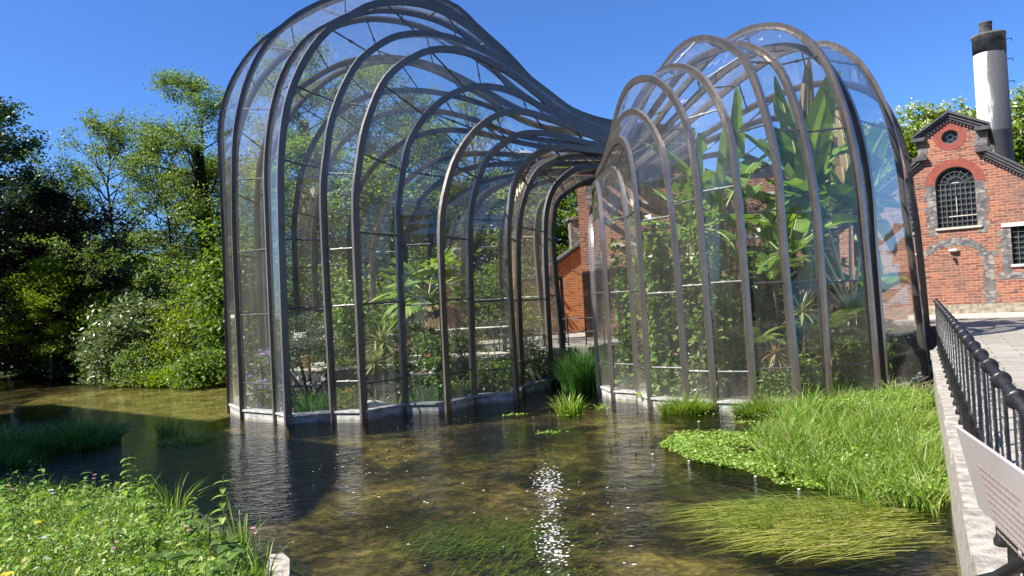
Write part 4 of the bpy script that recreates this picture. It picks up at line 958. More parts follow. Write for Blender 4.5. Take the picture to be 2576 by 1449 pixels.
# brick mill across the bridge, behind the camera: the panes facing that way mirror it
BM = thing('mill_building', 'long brick mill standing across the bridge, mirrored in the glasshouse panes', 'building', (8, -13, 1.3))
wn_ = [[(x, z), (x + 1.3, z), (x + 1.3, z + 2.0), (x, z + 2.0)] for x in range(-12, 30, 4) for z in (2.6, 6.6, 10.0)]
mb = MB(); mb.wall([(-16, .5), (34, .5), (34, 13), (-16, 13)], wn_, 0, .4); o_ = link('facade', mb, M['brickd'], BM, False); o_.rotation_euler = (0, 0, pi_); 
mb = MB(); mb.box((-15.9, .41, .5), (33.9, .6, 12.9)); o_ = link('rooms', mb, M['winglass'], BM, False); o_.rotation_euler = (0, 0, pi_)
mb = MB(); mb.box((-16, -.06, 5.2), (34, -.001, 5.5)); mb.box((-16, -.06, 9.2), (34, -.001, 9.5)); mb.box((-16.3, -.3, 13.002), (34.3, 8, 13.4)); o_ = link('stone_bands', mb, M['stone'], BM, False); o_.rotation_euler = (0, 0, pi_)
# mill building on the left bank, outside the frame: its shadow falls across the river
kx, ky = math.sin(rad(SUN_AZ)) / math.tan(rad(SUN_EL)), math.cos(rad(SUN_AZ)) / math.tan(rad(SUN_EL)); HH = 16.0
sh = [(-4.0, 12.0), (-4.1, 17.7), (-18.7, 29.2), (-34, 29), (-34, 10)]
foot = [(x + kx * HH, y + ky * HH) for x, y in sh]
mb = MB(); mb.prism(foot, 0, HH)
MBD = thing('mill_building', 'tall brick mill on the left bank shading the river', 'building', (foot[0][0], foot[0][1], 0))
link('walls', mb, M['brickd'], MBD)
cx_, cy_ = np.mean(foot, 0); mb = MB(); mb.prism([(cx_ + (x - cx_) * .99, cy_ + (y - cy_) * .99) for x, y in foot], HH + .001, HH + .25); link('roof', mb, M['slate'], MBD)
# ---------------- trees ----------------
G1 = 'trees on the far bank behind the left glasshouse'
alder = make_tree('alder_tree', 'twin-stemmed alder with see-through crown left of the left glasshouse', (-22.5, 42, .4), 'alder', 'barkd', seed=3, H=13.6, h0=.22, spread=4.6, nprim=34, incl=.62, leafn=17, leaf=.145, trunk_r=.20, clump=.30, twigs=6, shape='round', up=1.2)
alder2 = make_tree('alder_tree', 'slim alder with bare lower trunk just right of the twin-stemmed alder', (-19.7, 42.5, .4), 'alder', 'barkd', seed=14, H=12.9, h0=.3, spread=3.7, nprim=28, incl=.62, leafn=18, leaf=.145, trunk_r=.17, clump=.30, twigs=6, up=1.2)
tall = make_tree('alder_tree', 'tallest alder with wind-shaped open top beside the left glasshouse', (-15.6, 39, .4), 'alder', 'barkd', seed=21, H=17.6, h0=.28, spread=4.6, nprim=34, incl=.35, leafn=30, leaf=.155, trunk_r=.26, clump=.42, twigs=5, shape='col', lean=-.05)
tall.scale = (.9, .9, .88)
# ivy sleeve on the tall alder's trunk
r_ = np.random.default_rng(4); z = r_.uniform(0, 1, 9000); rr_ = (.75 - .45 * z) * np.sqrt(r_.uniform(.1, 1, 9000)); az = r_.uniform(0, 2 * np.pi, 9000)
P = np.stack([np.cos(az) * rr_ - .05 * 17.6 * z * .8, np.sin(az) * rr_, z * 13.2], 1); link('ivy', leaf_mesh(P, .17, .8, .2, r_), M['ivy'], tall, False)
green = make_tree('broadleaf_tree', 'bright green young tree filling the gap between the alders', (-17.6, 44, .4), 'lime', seed=31, H=11.5, h0=.12, spread=3.6, nprim=32, incl=.6, leafn=26, leaf=.17, trunk_r=.14, clump=.45, up=.8)
beech = make_tree('copper_beech_tree', 'dark purple-leaved tree at the left edge above the river bend', (-27.6, 44.5, .4), 'purple', 'barkd', seed=41, H=10.3, h0=.06, spread=4.6, nprim=42, incl=.35, leafn=34, leaf=.24, trunk_r=.3, clump=.5)
darkt = make_tree('dark_tree', 'tall dark green tree at the left edge of the picture', (-30.6, 42.5, .4), 'dark', 'barkd', seed=51, H=15.5, h0=.05, spread=4.8, nprim=46, incl=.35, leafn=26, leaf=.23, trunk_r=.3, clump=.45, shape='vase')
sparse = make_tree('ash_tree', 'nearly leafless branching tree seen through the middle of the left glasshouse', (-2.0, 44, .4), 'lime', 'bark', seed=61, H=14.8, h0=.22, spread=4.6, nprim=30, incl=.75, leafn=2, leaf=.16, trunk_r=.26, clump=.3, twigs=8, up=1.6)
chest = make_tree('chestnut_tree', 'horse chestnut with cream blossom left of the brick gable', (24.5, 52, .5), 'lime', 'bark', seed=71, H=12.3, h0=.12, spread=6.4, nprim=44, incl=.45, leafn=34, leaf=.34, trunk_r=.35, clump=.65)
r_ = np.random.default_rng(8); me = [c for c in chest.children if c.name.startswith('crown')][0].data; co = np.empty(len(me.vertices) * 3, np.float32); me.vertices.foreach_get('co', co); co = co.reshape(-1, 4, 3).mean(1)
c0 = co.mean(0); d_ = np.linalg.norm((co - c0) / np.array([1, 1, .9]), axis=1); o_ = co[d_ > np.quantile(d_, .62)]; o_ = o_[r_.integers(0, len(o_), 1300)]
P = np.repeat(o_, 9, 0) + r_.normal(0, 1, (len(o_) * 9, 3)) * np.array([.07, .07, .17]); link('blossom', leaf_mesh(P, .15, .8, .3, r_), M['blossom'], chest, False)

again(tall, 'tall airy alder behind the left shoulder of the left glasshouse', (-11.6, 42, .4), 2.2, (.95, 1.0), G1)
again(tall, 'high alder whose top shows through the upper panes of the left glasshouse', (-8.6, 44, .4), 4.4, (1.05, 1.0), G1)
again(alder, 'rounded alder behind the centre of the left glasshouse', (-6.0, 46, .4), 1.1, (1.15, 1.12), G1)
again(green, 'bright green tree low behind the left panes of the left glasshouse', (-10.4, 37.5, .4), 3.3, (1.1, .95), G1)
again(green, 'light green tree behind the yuccas seen through the glass', (-7.2, 39, .4), 5.0, (1.2, .85), G1)
again(alder2, 'thin alder standing behind the fan palm', (-4.3, 41, .4), 2.9, (1.0, .95), G1)
again(green, 'fresh green tree to the right behind the fan palm', (-.8, 42.5, .4), .7, (1.3, .82), G1)
again(darkt, 'dark tree between the left glasshouse and the outbuilding roof', (2.0, 47, .5), 1.9, (1.0, .72), G1)
again(green, 'sunlit green tree over the orange outbuilding', (3.6, 44.5, .5), 2.4, (1.0, .86), G1)
again(darkt, 'dark tree behind the lowest ribs of the left glasshouse', (-1.6, 50, .4), 4.0, (1.4, .6), G1)
again(green, 'leafy tree far behind the middle of the left glasshouse', (-4.4, 52, .4), 1.4, (1.9, .9), G1)
again(green, 'leafy tree far behind the left side of the left glasshouse', (-12.5, 50, .4), 5.4, (1.9, .95), G1)
again(green, 'light green tree low in the distance left of the alders', (-27.5, 54, .4), .4, (1.3, .62))
again(green, 'sunlit light green tree standing in front of the dark trees at the far left', (-26.0, 41.5, .2), 2.6, (.8, .55))
again(green, 'yellow-green tree between the beech and the alders', (-23.2, 47.5, .4), 4.4, (1.0, .50))
again(beech, 'second dark-leaved tree overhanging the river bend', (-32.5, 50, .4), 2.0, (1.3, .9))
again(darkt, 'dark tree at the far left beyond the river bend', (-34.5, 48, .4), .9, (1.1, .95))
again(darkt, 'broad dark tree at the end of the shaded river', (-30.5, 60, .4), 3.4, (1.7, .6))
again(green, 'far tree closing the view above the shaded river', (-40, 66, .4), 3.9, (2.2, .8))
GC = 'chestnut trees behind the gabled building'
chest['group'] = GC
again(chest, 'horse chestnut with cream blossom just right of the brick gable', (31.5, 52, .5), 2.0, (1.0, 1.04), GC)
again(chest, 'horse chestnut behind and to the right of the white chimney', (37.5, 50, .5), 4.1, (1.0, 1.06), GC)
again(chest, 'horse chestnut behind the right side of the right glasshouse', (18.4, 52, .5), 1.2, (.9, .78), GC)

GBK = 'trees behind the camera mirrored in the glass'
for x, y, r0, s0 in ((-16, -14, 1.0, 1.0), (-25, -5, 2.0, 1.1), (-9, -19, 3.0, 1.15)): again(darkt, 'tree on the near side of the river, mirrored in the glasshouse panes', (x, y, .4), r0, s0, GBK)
# ---------------- shrubs of the far bank ----------------
bush('silver_leaved_shrub', 'glossy pale-leaved shrub hanging over the river on the far bank', 'shrub', (-18.7, 36.6, .1), (2.5, 2.0, 3.9), 200, 46, .26, 'silver', 2, .34, .55)
bush('willow_shrub', 'yellow-green willow shrub with brown stems beside the left glasshouse', 'shrub', (-15.0, 35.2, .1), (2.5, 2.0, 4.7), 230, 42, .17, 'lime', 3, .34, .4, shell=.3)
bush('leafy_shrub', 'round-leaved shrub climbing behind the left edge of the left glasshouse', 'shrub', (-12.7, 34.2, .1), (1.8, 1.8, 7.2), 240, 46, .24, 'mid', 4, .36, .7)
bush('leafy_shrub', 'low trailing shrub at the waterline left of the left glasshouse', 'shrub', (-13.4, 32.5, .05), (1.7, 1.0, 1.5), 90, 50, .17, 'mid', 5, .26, .6)
bush('leafy_shrub', 'low bright shrub dipping into the river under the willow shrub', 'shrub', (-15.4, 33.4, .05), (1.3, .8, .8), 60, 50, .15, 'lime', 6, .22, .6)
bush('bramble_bush', 'brown twiggy bramble at the foot of the silver-leaved shrub', 'shrub', (-17.0, 34.3, .05), (1.6, 1.1, 1.9), 90, 30, .13, 'alder', 7, .3, .5)
bush('dark_shrub', 'dark shrub in shade at the bend of the river', 'shrub', (-24.5, 43.6, .1), (3.2, 2.2, 2.6), 120, 60, .24, 'dark', 8, .45, .6)
bush('dark_shrub', 'dark shrub at the far left waterline', 'shrub', (-31.5, 49, .1), (5.0, 2.4, 3.8), 160, 60, .28, 'dark', 9, .5, .6)
bush('yellow_green_shrub', 'bright yellow-green shrub behind the silver-leaved shrub', 'shrub', (-22.5, 41.5, .1), (2.0, 1.6, 4.3), 150, 46, .2, 'lime', 10, .34, .55)
k = 0
GS = 'shrubs on the bank behind the left glasshouse'
for (x, y, rx, rz_, m, lab) in ((-10.3, 33.8, 2.0, 5.0, 'mid', 'tall green shrub behind the purple flowers'), (-7.6, 34.6, 2.0, 4.4, 'lime', 'bright shrub behind the olive tree'), (-5.0, 35.4, 2.0, 5.2, 'mid', 'large shrub behind the yucca plants'), (-2.4, 36, 1.9, 4.2, 'alder', 'brownish shrub behind the fan palm trunk'), (-.2, 36.6, 1.7, 5.4, 'mid', 'tall shrub left of the dark portal frame')):
    bush('leafy_shrub', lab, 'shrub', (x, y, .6), (rx, 1.5, rz_), 150, 44, .2, m, 20 + k, .36, .6, GS); k += 1

# ---------------- water plants ----------------
r_ = np.random.default_rng(12)
def zcol(P, z): return np.column_stack([P, np.full(len(P), z)])
marsh = [(3.05, 13.9), (3.3, 15.1), (4.5, 15.5), (5.4, 16.3), (6.6, 17.2), (8.0, 17.5), (9.5, 17.2), (8.5, 15.0), (7.0, 12.3), (5.6, 9.7), (5.1, 9.15), (4.75, 9.7), (4.2, 10.4), (3.85, 11.0), (3.7, 11.8)]
main = [(4.0, 11.9), (4.2, 13.2), (4.5, 14.6), (5.4, 15.9), (6.6, 17.0), (8.0, 17.4), (9.5, 17.1), (8.5, 15.0), (7.0, 12.3), (5.6, 9.8), (5.15, 9.3), (4.8, 9.9), (4.4, 10.5)]
P1 = in_poly(main, 12500, r_); hh = .36 + .17 * np.sin(P1[:, 0] * 2.1) * np.sin(P1[:, 1] * 1.7) + .10 * np.sin(P1[:, 0] * 6.3 + 2) * np.sin(P1[:, 1] * 5.1)
cl = in_poly(main, 110, r_); P2 = np.repeat(cl, 40, 0) + r_.normal(0, .10, (4400, 2))
stuff('marsh_grass', blade_mesh(np.vstack([zcol(P1, -.05), zcol(P2, -.05)]), np.concatenate([hh, r_.uniform(.5, .95, 110).repeat(40)]), .018, .7, r=r_, curl=.7), M['grassb'], 'bright green marsh grass growing thickly along the parapet wall', 'grass')
mat_ = [(2.65, 14.2), (3.2, 15.2), (4.2, 15.3), (4.6, 14.4), (4.5, 13.1), (4.6, 11.9), (4.3, 10.6), (3.8, 10.9), (3.6, 11.9), (2.9, 12.9)]
P3 = in_poly(mat_, 11000, r_); n3 = np.sin(P3[:, 0] * 4.3) + np.sin(P3[:, 1] * 3.1 + 1) + r_.normal(0, .6, len(P3)); P3 = P3[n3 > -1.0]
P3 = np.column_stack([P3, np.abs(r_.normal(0, .035, len(P3))) + .015])
P4 = in_poly(main, 4500, r_); P4 = np.column_stack([P4, r_.uniform(.0, .30, len(P4))]); P4b = np.array(in_poly([(6.2, 16.3), (8, 17.2), (9.3, 17), (8.6, 15.4), (7.5, 14.6)], 5000, r_)); P4b = np.column_stack([P4b, .25 + .15 * r_.uniform(0, 1, 5000)])
stuff('watercress', leaf_mesh(np.vstack([P3, P4, P4b]), .06, .8, 1.2, r_), M['cress'], 'floating mat of small pale green cress leaves beside the marsh grass', 'water plants')
def floating(name, poly, n, L, az, mat, label, z=.012, w=.0085, zspread=.03, r=r_):
    P = in_poly(poly, n, r); P = P + r.normal(0, .16 if z > -.1 else .34, P.shape); V = []; F = []
    a = az + r.normal(0, .10, n); LL = L * r.uniform(.5, 1.3, n); seg = 5; cv = r.normal(0, .22, n)
    Vv = np.empty((n, (seg + 1) * 2, 3))
    for i in range(seg + 1):
        t = i / seg; aa = a + cv * t * .6; x = P[:, 0] + np.cos(aa) * LL * t; y = P[:, 1] + np.sin(aa) * LL * t
        zz = z + zspread * r.uniform(0, 1, n) * math.sin(math.pi * t); ww = w * (1 - .8 * t)
        Vv[:, 2 * i] = np.column_stack([x - np.sin(aa) * ww, y + np.cos(aa) * ww, zz]); Vv[:, 2 * i + 1] = np.column_stack([x + np.sin(aa) * ww, y - np.cos(aa) * ww, zz])
    k = (seg + 1) * 2; o = (np.arange(n) * k)[:, None]; Q = np.concatenate([o + np.array([[2 * i, 2 * i + 1, 2 * i + 3, 2 * i + 2]]) for i in range(seg)])
    return stuff(name, mesh_np(Vv.reshape(-1, 3), quads=Q), M[mat], label, 'water plants')
floating('streaming_weed', [(2.5, 9.8), (2.9, 8.5), (3.8, 8.1), (4.5, 8.5), (5.0, 9.3), (4.6, 10.0), (3.6, 10.2), (2.9, 10.2)], 1300, .75, math.pi + .12, 'weed', 'long flattened yellow-green grass blades streaming on the water at the right')
P5 = in_poly([(2.6, 8.9), (2.9, 10.1), (4.6, 10.2), (4.9, 9.6), (4.2, 9.2)], 260, r_)
stuff('drooping_grass', blade_mesh(zcol(P5, 0), .34, .014, 1.6, az=np.full(260, math.pi * .95), r=r_, curl=.6), M['grassb'], 'arching grass blades rising from the streaming weed', 'grass')
floating('submerged_weed', [(-1.7, 10.4), (-.6, 10.9), (.6, 10.6), (.9, 9.9), (.1, 9.4), (-1.2, 9.7)], 650, .38, math.pi + .3, 'weedg', 'soft green weed under the water in the middle foreground', -.27, .011, .10)
floating('submerged_weed', [(-.7, 8.6), (.1, 8.9), (.6, 8.4), (.3, 7.6), (-.5, 7.5)], 520, .36, math.pi + .5, 'weedg', 'bright green weed under the water at the bottom edge', -.24, .011, .10)
def clump(name, label, loc, n, rad_, h, w, lean, mat, cat='grass', group=None, seed=1, extra=None):
    t = thing(name, label, cat, loc, group); r = np.random.default_rng(seed); rad_ = np.array(rad_ if hasattr(rad_, '__len__') else (rad_, rad_))
    a = r.uniform(0, 2 * np.pi, n); q = np.sqrt(r.uniform(0, 1, n)); B = np.column_stack([np.cos(a) * q * rad_[0], np.sin(a) * q * rad_[1], np.full(n, -.08)])
    link('blades', blade_mesh(B, h * (1.1 - .35 * q), w, lean * (.3 + q), az=a, r=r), M[mat], t, False)
    if extra: P = np.column_stack([r.normal(0, 1, (extra, 2)) * rad_ * .75, np.abs(r.normal(0, .04, extra)) + .01]); link('floating_leaves', leaf_mesh(P, .05, .8, 1.2, r), M['cress'], t, False)
    return t
clump('grass_clump', 'grass tuft in the water at the left foot of the right glasshouse', (4.05, 18.0, 0), 950, (.62, .28), .62, .018, .75, 'grassb', seed=1, extra=260)
clump('grass_clump', 'wider grass tuft in the water at the middle of the right glasshouse', (5.75, 17.15, 0), 1200, (.75, .24), .60, .018, .75, 'grassb', seed=2, extra=300)
clump('grass_clump', 'small grass tuft behind the marsh grass at the dark end of the right glasshouse', (7.4, 17.3, 0), 340, (.7, .2), .70, .018, .8, 'grassb', seed=3)
clump('iris_plant', 'bright yellow-green iris clump standing in the water between the glasshouses', (1.25, 18.7, 0), 120, .30, .74, .042, .55, 'grassb', 'iris', seed=4, extra=160)
clump('rush_bed', 'dense dark green rushes filling the channel between the glasshouses', (2.05, 23.9, 0), 1500, (.62, 1.1), 1.35, .024, .45, 'grassd', 'rushes', seed=5)
clump('rush_bed', 'dark green rushes beneath the black iron fence', (2.3, 25.6, 0), 900, (.8, .6), 1.5, .024, .45, 'grassd', 'rushes', seed=6)
clump('watercress_sprig', 'little cress sprig by the plinth of the right glasshouse', (2.15, 19.3, 0), 24, .15, .30, .014, .6, 'grassb', 'water plant', seed=7, extra=90)
G5 = 'reed clumps in the shaded river at the left'
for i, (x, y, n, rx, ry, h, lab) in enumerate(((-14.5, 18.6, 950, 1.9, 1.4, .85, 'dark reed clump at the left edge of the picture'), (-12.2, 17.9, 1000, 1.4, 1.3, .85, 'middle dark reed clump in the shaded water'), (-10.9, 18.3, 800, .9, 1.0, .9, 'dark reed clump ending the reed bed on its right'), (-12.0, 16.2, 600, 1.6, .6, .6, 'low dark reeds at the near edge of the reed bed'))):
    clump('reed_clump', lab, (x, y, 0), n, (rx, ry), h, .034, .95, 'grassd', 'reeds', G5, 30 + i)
clump('reed_tuft', 'small upright grass tuft on the shaded river right of the reeds', (-8.9, 18.9, 0), 130, (.35, .2), .70, .018, .35, 'grassd', 'grass', seed=40)
clump('reed_tuft', 'sprawling grass tuft with pale blades on the shaded river', (-8.0, 17.8, 0), 190, (.65, .4), .42, .018, 1.2, 'grassb', 'grass', seed=41, extra=240)
floating('trailing_weed', [(-8.6, 16.9), (-7.0, 17.3), (-6.2, 15.8), (-7.2, 15.0), (-8.4, 15.4)], 150, .8, 5.6, 'weedg', 'a few weed strands trailing just under the shaded water', -.03, .012, .03)
for i, (x, y, lab) in enumerate(((-.08, 19.0, 'small floating leaf raft in front of the left glasshouse'), (.62, 16.2, 'tiny floating leaf raft in open water nearer the bridge'), (4.9, 16.1, 'small floating leaf raft beside the marsh grass'))):
    P = np.column_stack([r_.normal(0, .16, 60), r_.normal(0, .07, 60), np.abs(r_.normal(0, .02, 60)) + .012]); t = thing('leaf_raft', lab, 'water plant', (x, y, 0), 'floating leaf rafts')
    link('leaves', leaf_mesh(P, .06, .8, 1.5, r_), M['cress'], t, False)
fr = np.random.default_rng(77); FV = []  # sun glint on the ripples, made as white flecks lying on the surface
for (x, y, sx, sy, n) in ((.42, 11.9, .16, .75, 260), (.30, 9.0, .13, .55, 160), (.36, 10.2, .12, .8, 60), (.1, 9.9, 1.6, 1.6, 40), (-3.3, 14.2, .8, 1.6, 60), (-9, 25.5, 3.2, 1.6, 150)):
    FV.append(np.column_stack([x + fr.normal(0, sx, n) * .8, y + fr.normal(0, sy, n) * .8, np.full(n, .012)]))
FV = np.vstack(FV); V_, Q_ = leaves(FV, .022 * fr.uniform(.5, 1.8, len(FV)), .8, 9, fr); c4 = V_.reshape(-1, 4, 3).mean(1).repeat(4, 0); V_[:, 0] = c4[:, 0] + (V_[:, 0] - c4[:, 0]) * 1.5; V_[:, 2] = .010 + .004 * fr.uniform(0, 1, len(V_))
stuff('glint_flecks', mesh_np(V_, quads=Q_), M['glint'], 'small white flecks standing in for sun glint on the rippled water in the lower middle', 'glint')
# dead twigs at the wall corner
mb = MB(); rr = random.Random(3)
for i in range(34):
    p = Vector((9.3 + rr.uniform(-.5, .4), 17.4 + rr.uniform(-.3, .3), .1)); P = [p]
    for k in range(4): p = p + Vector((rr.uniform(-.22, .22), rr.uniform(-.12, .12), rr.uniform(.02, .16))); P.append(p)
    mb.tube(P, [.013, .012, .010, .008, .005], 4, False)
tag(link('twig_heap', mb, simple('dead_twig', (.16, .11, .08), (.36, .28, .22), 8, .9)), 'tangle of pinkish dead twigs at the corner of the parapet wall', 'twigs')
# white-topped plant pegs standing in the water
GP = 'white-topped pegs in the water'
peg = thing('marker_peg', 'white-topped peg in open water in front of the right glasshouse', 'peg', (3.98, 16.5, 0), GP)
mb = MB(); mb.lathe((0, 0, 0), [(.03, -.4), (.033, 0), (.033, .02)], 10); link('shaft', mb, M['slate'], peg, False)
mb = MB(); mb.lathe((0, 0, 0), [(.022, .02), (.026, .022), (.026, .03), (.012, .036)], 10); link('cap', mb, M['white'], peg, False)
for (x, y, lab) in ((3.63, 11.6, 'black peg with white cap at the lower edge of the cress mat'), (3.98, 10.75, 'black peg with white cap nearest the streaming weed'), (2.9, 12.9, 'small peg at the left tip of the cress mat'), (2.4, 13.6, 'peg at the far left of the cress mat in open water')):
    again(peg, lab, (x, y, -.02), 0, .9)
mb = MB()
for i in range(110):
    x, y = rr.uniform(-3, 5), rr.uniform(13.5, 19.5); s = rr.uniform(.012, .034); mb.lathe((x, y, -.02), [(s, -.01), (s * .9, .018), (s * .3, .03)], 6)
stuff('weed_tips', mb, M['barkd'], 'scattered dark weed tips breaking the water surface', 'water plants')

# ---------------- foreground bank ----------------
bp = [(-16, 12.6), (-11.0, 12.9), (-8.2, 12.7), (-6.7, 12.0), (-5.4, 11.2), (-4.2, 9.9), (-3.5, 9.2), (-2.8, 8.1), (-2.5, 7.2), (-2.0, 5.6), (-2.2, 4.6), (-5.0, 5.2), (-16, 8)]
nb = 100000; PB = in_poly(bp, nb, r_)
edge = lambda x: np.interp(x, [-11, -8.2, -6.7, -5.4, -4.2, -3.5, -2.8, -2.2], [12.9, 12.7, 12.0, 11.2, 9.9, 9.2, 8.1, 6.5])
de = np.clip((edge(PB[:, 0]) - PB[:, 1]) / 1.3, 0, 1)
hz = (.16 + .42 * (np.sin(PB[:, 0] * 1.9 + 1) * np.sin(PB[:, 1] * 2.3) * .4 + .6) + .22 * np.maximum(0, np.sin(PB[:, 0] * 5.3) * np.sin(PB[:, 1] * 6.1 + 2))) * (.35 + .65 * de)
zz = .30 * de + hz * r_.uniform(.15, 1, nb) ** .6
stuff('bank_herbs', leaf_mesh(np.column_stack([PB, zz]), np.where(r_.uniform(0, 1, nb) < .06, .10, np.where(r_.uniform(0, 1, nb) < .6, .030, .048)), .5, .5, r_), M['herb'], 'sunlit tangle of small-leaved herbs covering the near bank', 'ground cover')
PG = in_poly(bp, 14000, r_); dg = np.clip((edge(PG[:, 0]) - PG[:, 1]) / 1.3, 0, 1)
stuff('bank_grass', blade_mesh(np.column_stack([PG, .25 * dg]), .62 * (.5 + .5 * dg), .010, .6, r=r_), M['grassb'], 'fine grass growing through the herbs on the near bank', 'grass')
# taller grass tussocks and nettles along the edge of the bank
GT = 'tall grass tufts on the near bank'
for i, (x, y, n, h, lab) in enumerate(((-4.9, 10.3, 42, .75, 'tall grass tuft at the crest of the near bank'), (-5.6, 10.9, 26, .62, 'arching grass tuft left of the tallest tuft'), (-3.35, 8.7, 22, .75, 'upright reed-like tuft at the water corner of the near bank'), (-2.75, 7.6, 18, .70, 'thin grass tuft nearest the stone edging'), (-4.2, 9.2, 20, .6, 'short grass tuft among the brambles'))):
    clump('grass_tuft', lab, (x, y, .28), n, .16, h, .022, .55, 'grassb', 'grass', GT, 60 + i)
def nettle(r, h):
    sb = MB(); LV = []; LN = []; top = np.array([r.normal(0, .05), r.normal(0, .05), h]); sb.tube([(0, 0, -.1), tuple(top * .5 + r.normal(0, .01, 3)), tuple(top)], [.006, .005, .003], 4, False)
    V = []; F = []
    n = int(h / .07)
    for i in range(n):
        t = .25 + .75 * i / n; p = top * t; a = (i % 2) * math.pi / 2 + .3
        for s in (0, math.pi): strap_leaf(V, F, p, a + s, .35, .13 * (1.15 - .5 * t), .062 * (1.2 - .5 * t), 1.0, 4)
    return sb, mesh_np(V, quads=F)
GN = 'nettle stems on the near bank'
sb, nm = nettle(np.random.default_rng(1), .55); nt_ = thing('nettle', 'nettle stem standing above the herbs on the near bank', 'nettle', (-6.5, 11.0, .28), GN); link('stem', sb, M['weedstem'], nt_, False); link('leaves', nm, M['herb'], nt_, False)
nlab = 'nettle stem standing above the herbs on the near bank'
for i in range(130):
    x, y = in_poly(bp, 1, r_)[0]
    if y > edge(x) - .25 or x < -9: continue
    again(nt_, nlab, (x, y, .28), r_.uniform(0, 6), r_.uniform(.7, 1.5), GN)
V = []; F = []; rb = np.random.default_rng(3)
for (x, y, z) in ((-3.6, 8.0, .75), (-3.5, 8.3, .7), (-3.0, 7.5, .72), (-2.85, 7.3, .68), (-3.9, 7.8, .7), (-3.2, 7.0, .75), (-3.55, 7.2, .7), (-3.9, 8.6, .72), (-2.8, 6.8, .72)):
    for k in range(4): strap_leaf(V, F, (x + rb.normal(0, .03), y + rb.normal(0, .03), z), rb.uniform(0, 6.28), rb.uniform(.1, .6), .19, .125, .8, 5, .15)
br = thing('bramble', 'bramble with broad ribbed leaves at the corner of the near bank', 'bramble', (-3.4, 7.7, .3)); link('leaves', mesh_np(V, quads=F), M['mid'], br)
mb = MB(); mb.tube([(-3.9, 8.5, .3), (-3.7, 8.3, .85), (-3.4, 8.0, .8), (-3.2, 7.5, .5)], .008, 5); mb.tube([(-3.1, 6.8, .3), (-3.0, 7.2, .78), (-2.9, 7.5, .7)], .008, 5); link('cane', mb, M['barkd'], br)
# flowers
def flower(name, label, cat, loc, group, pet, h=.35, n=5, s=.022, ctr='herb'):
    t = thing(name, label, cat, loc, group); mb = MB(); mb.tube([(0, 0, -h), (.01, 0, -h * .4), (0, 0, 0)], [.004, .003, .003], 4, False); link('stem', mb, M['weedstem'], t, False)
    V = []; F = []
    for q in ((0, 0, 0), (.03, .01, -.05)):
        for k in range(n): strap_leaf(V, F, q, k * 2 * math.pi / n, .35, s * 1.3, s * 1.25, .6, 3, .1)
    link('petals', mesh_np(V, quads=F), M[pet], t, False); return t
GF = 'pink campion flowers on the near bank'
pc = flower('pink_campion', 'pink campion flower standing tallest at the back edge of the near bank', 'flower', (-6.55, 12.2, 1.02), GF, 'fpink', .5, s=.020)
def bankpt(u, v, z):  # measured positions on the bank (x, y) for height z, kept as plain numbers below
    pass
for (x, y, z, lab) in ((-7.7, 10.3, .85, 'pink campion at the left edge of the near bank'), (-7.0, 10.1, .85, 'pink campion just right of the leftmost one'), (-4.55, 7.95, .85, 'pink campion in the middle of the near bank'), (-4.05, 7.35, .82, 'small pink campion below the middle of the near bank'), (-3.45, 7.55, .88, 'large pink campion beside the brambles'), (-2.9, 7.9, .72, 'pink campion near the stone edging'), (-4.75, 6.45, .85, 'pink campion among yellow flowers at the bottom of the near bank'), (-6.05, 10.5, .85, 'pale pink campion towards the crest of the near bank')):
    again(pc, lab, (x, y, z), r_.uniform(0, 6), r_.uniform(.9, 1.4), GF)
GW = 'white bindweed flowers on the near bank'
wf_ = flower('white_flower', 'white flower at the left of the near bank beside pink campions', 'flower', (-7.55, 9.9, .8), GW, 'fwhite', .3, 5, .034)
for (x, y, z, lab) in ((-6.0, 8.1, .82, 'white flower low at the left of the near bank'), (-5.0, 7.7, .8, 'white flower left of the middle pink campion'), (-6.3, 9.9, .8, 'white flower near the crest of the near bank')): again(wf_, lab, (x, y, z), 1.0, 1.0, GW)
yf = flower('yellow_flower', 'single bright yellow flower on the left of the near bank', 'flower', (-5.35, 8.15, .85), None, 'fyellow', .3, 6, .036)
GY = 'yellow flower heads at the bottom of the near bank'
for (x, y, z, lab) in ((-4.55, 6.5, .85, 'yellow flower head beside a pink campion at the bottom edge'), (-4.75, 6.2, .85, 'lower yellow flower head at the bottom edge')): again(yf, lab, (x, y, z), 1.0, 1.3, GY)
# stone edging at the corner of the bank
mb = MB(); mb.prism([(-2.6, 7.0), (-2.40, 7.0), (-2.44, 7.5), (-2.60, 8.1), (-2.72, 8.5), (-2.88, 8.75), (-3.0, 8.7), (-2.9, 8.2), (-2.8, 7.7)], -.4, .17); tag(link('stone_edging', mb, M['concrete']), 'pale stone edging at the water corner of the near bank', 'edging')

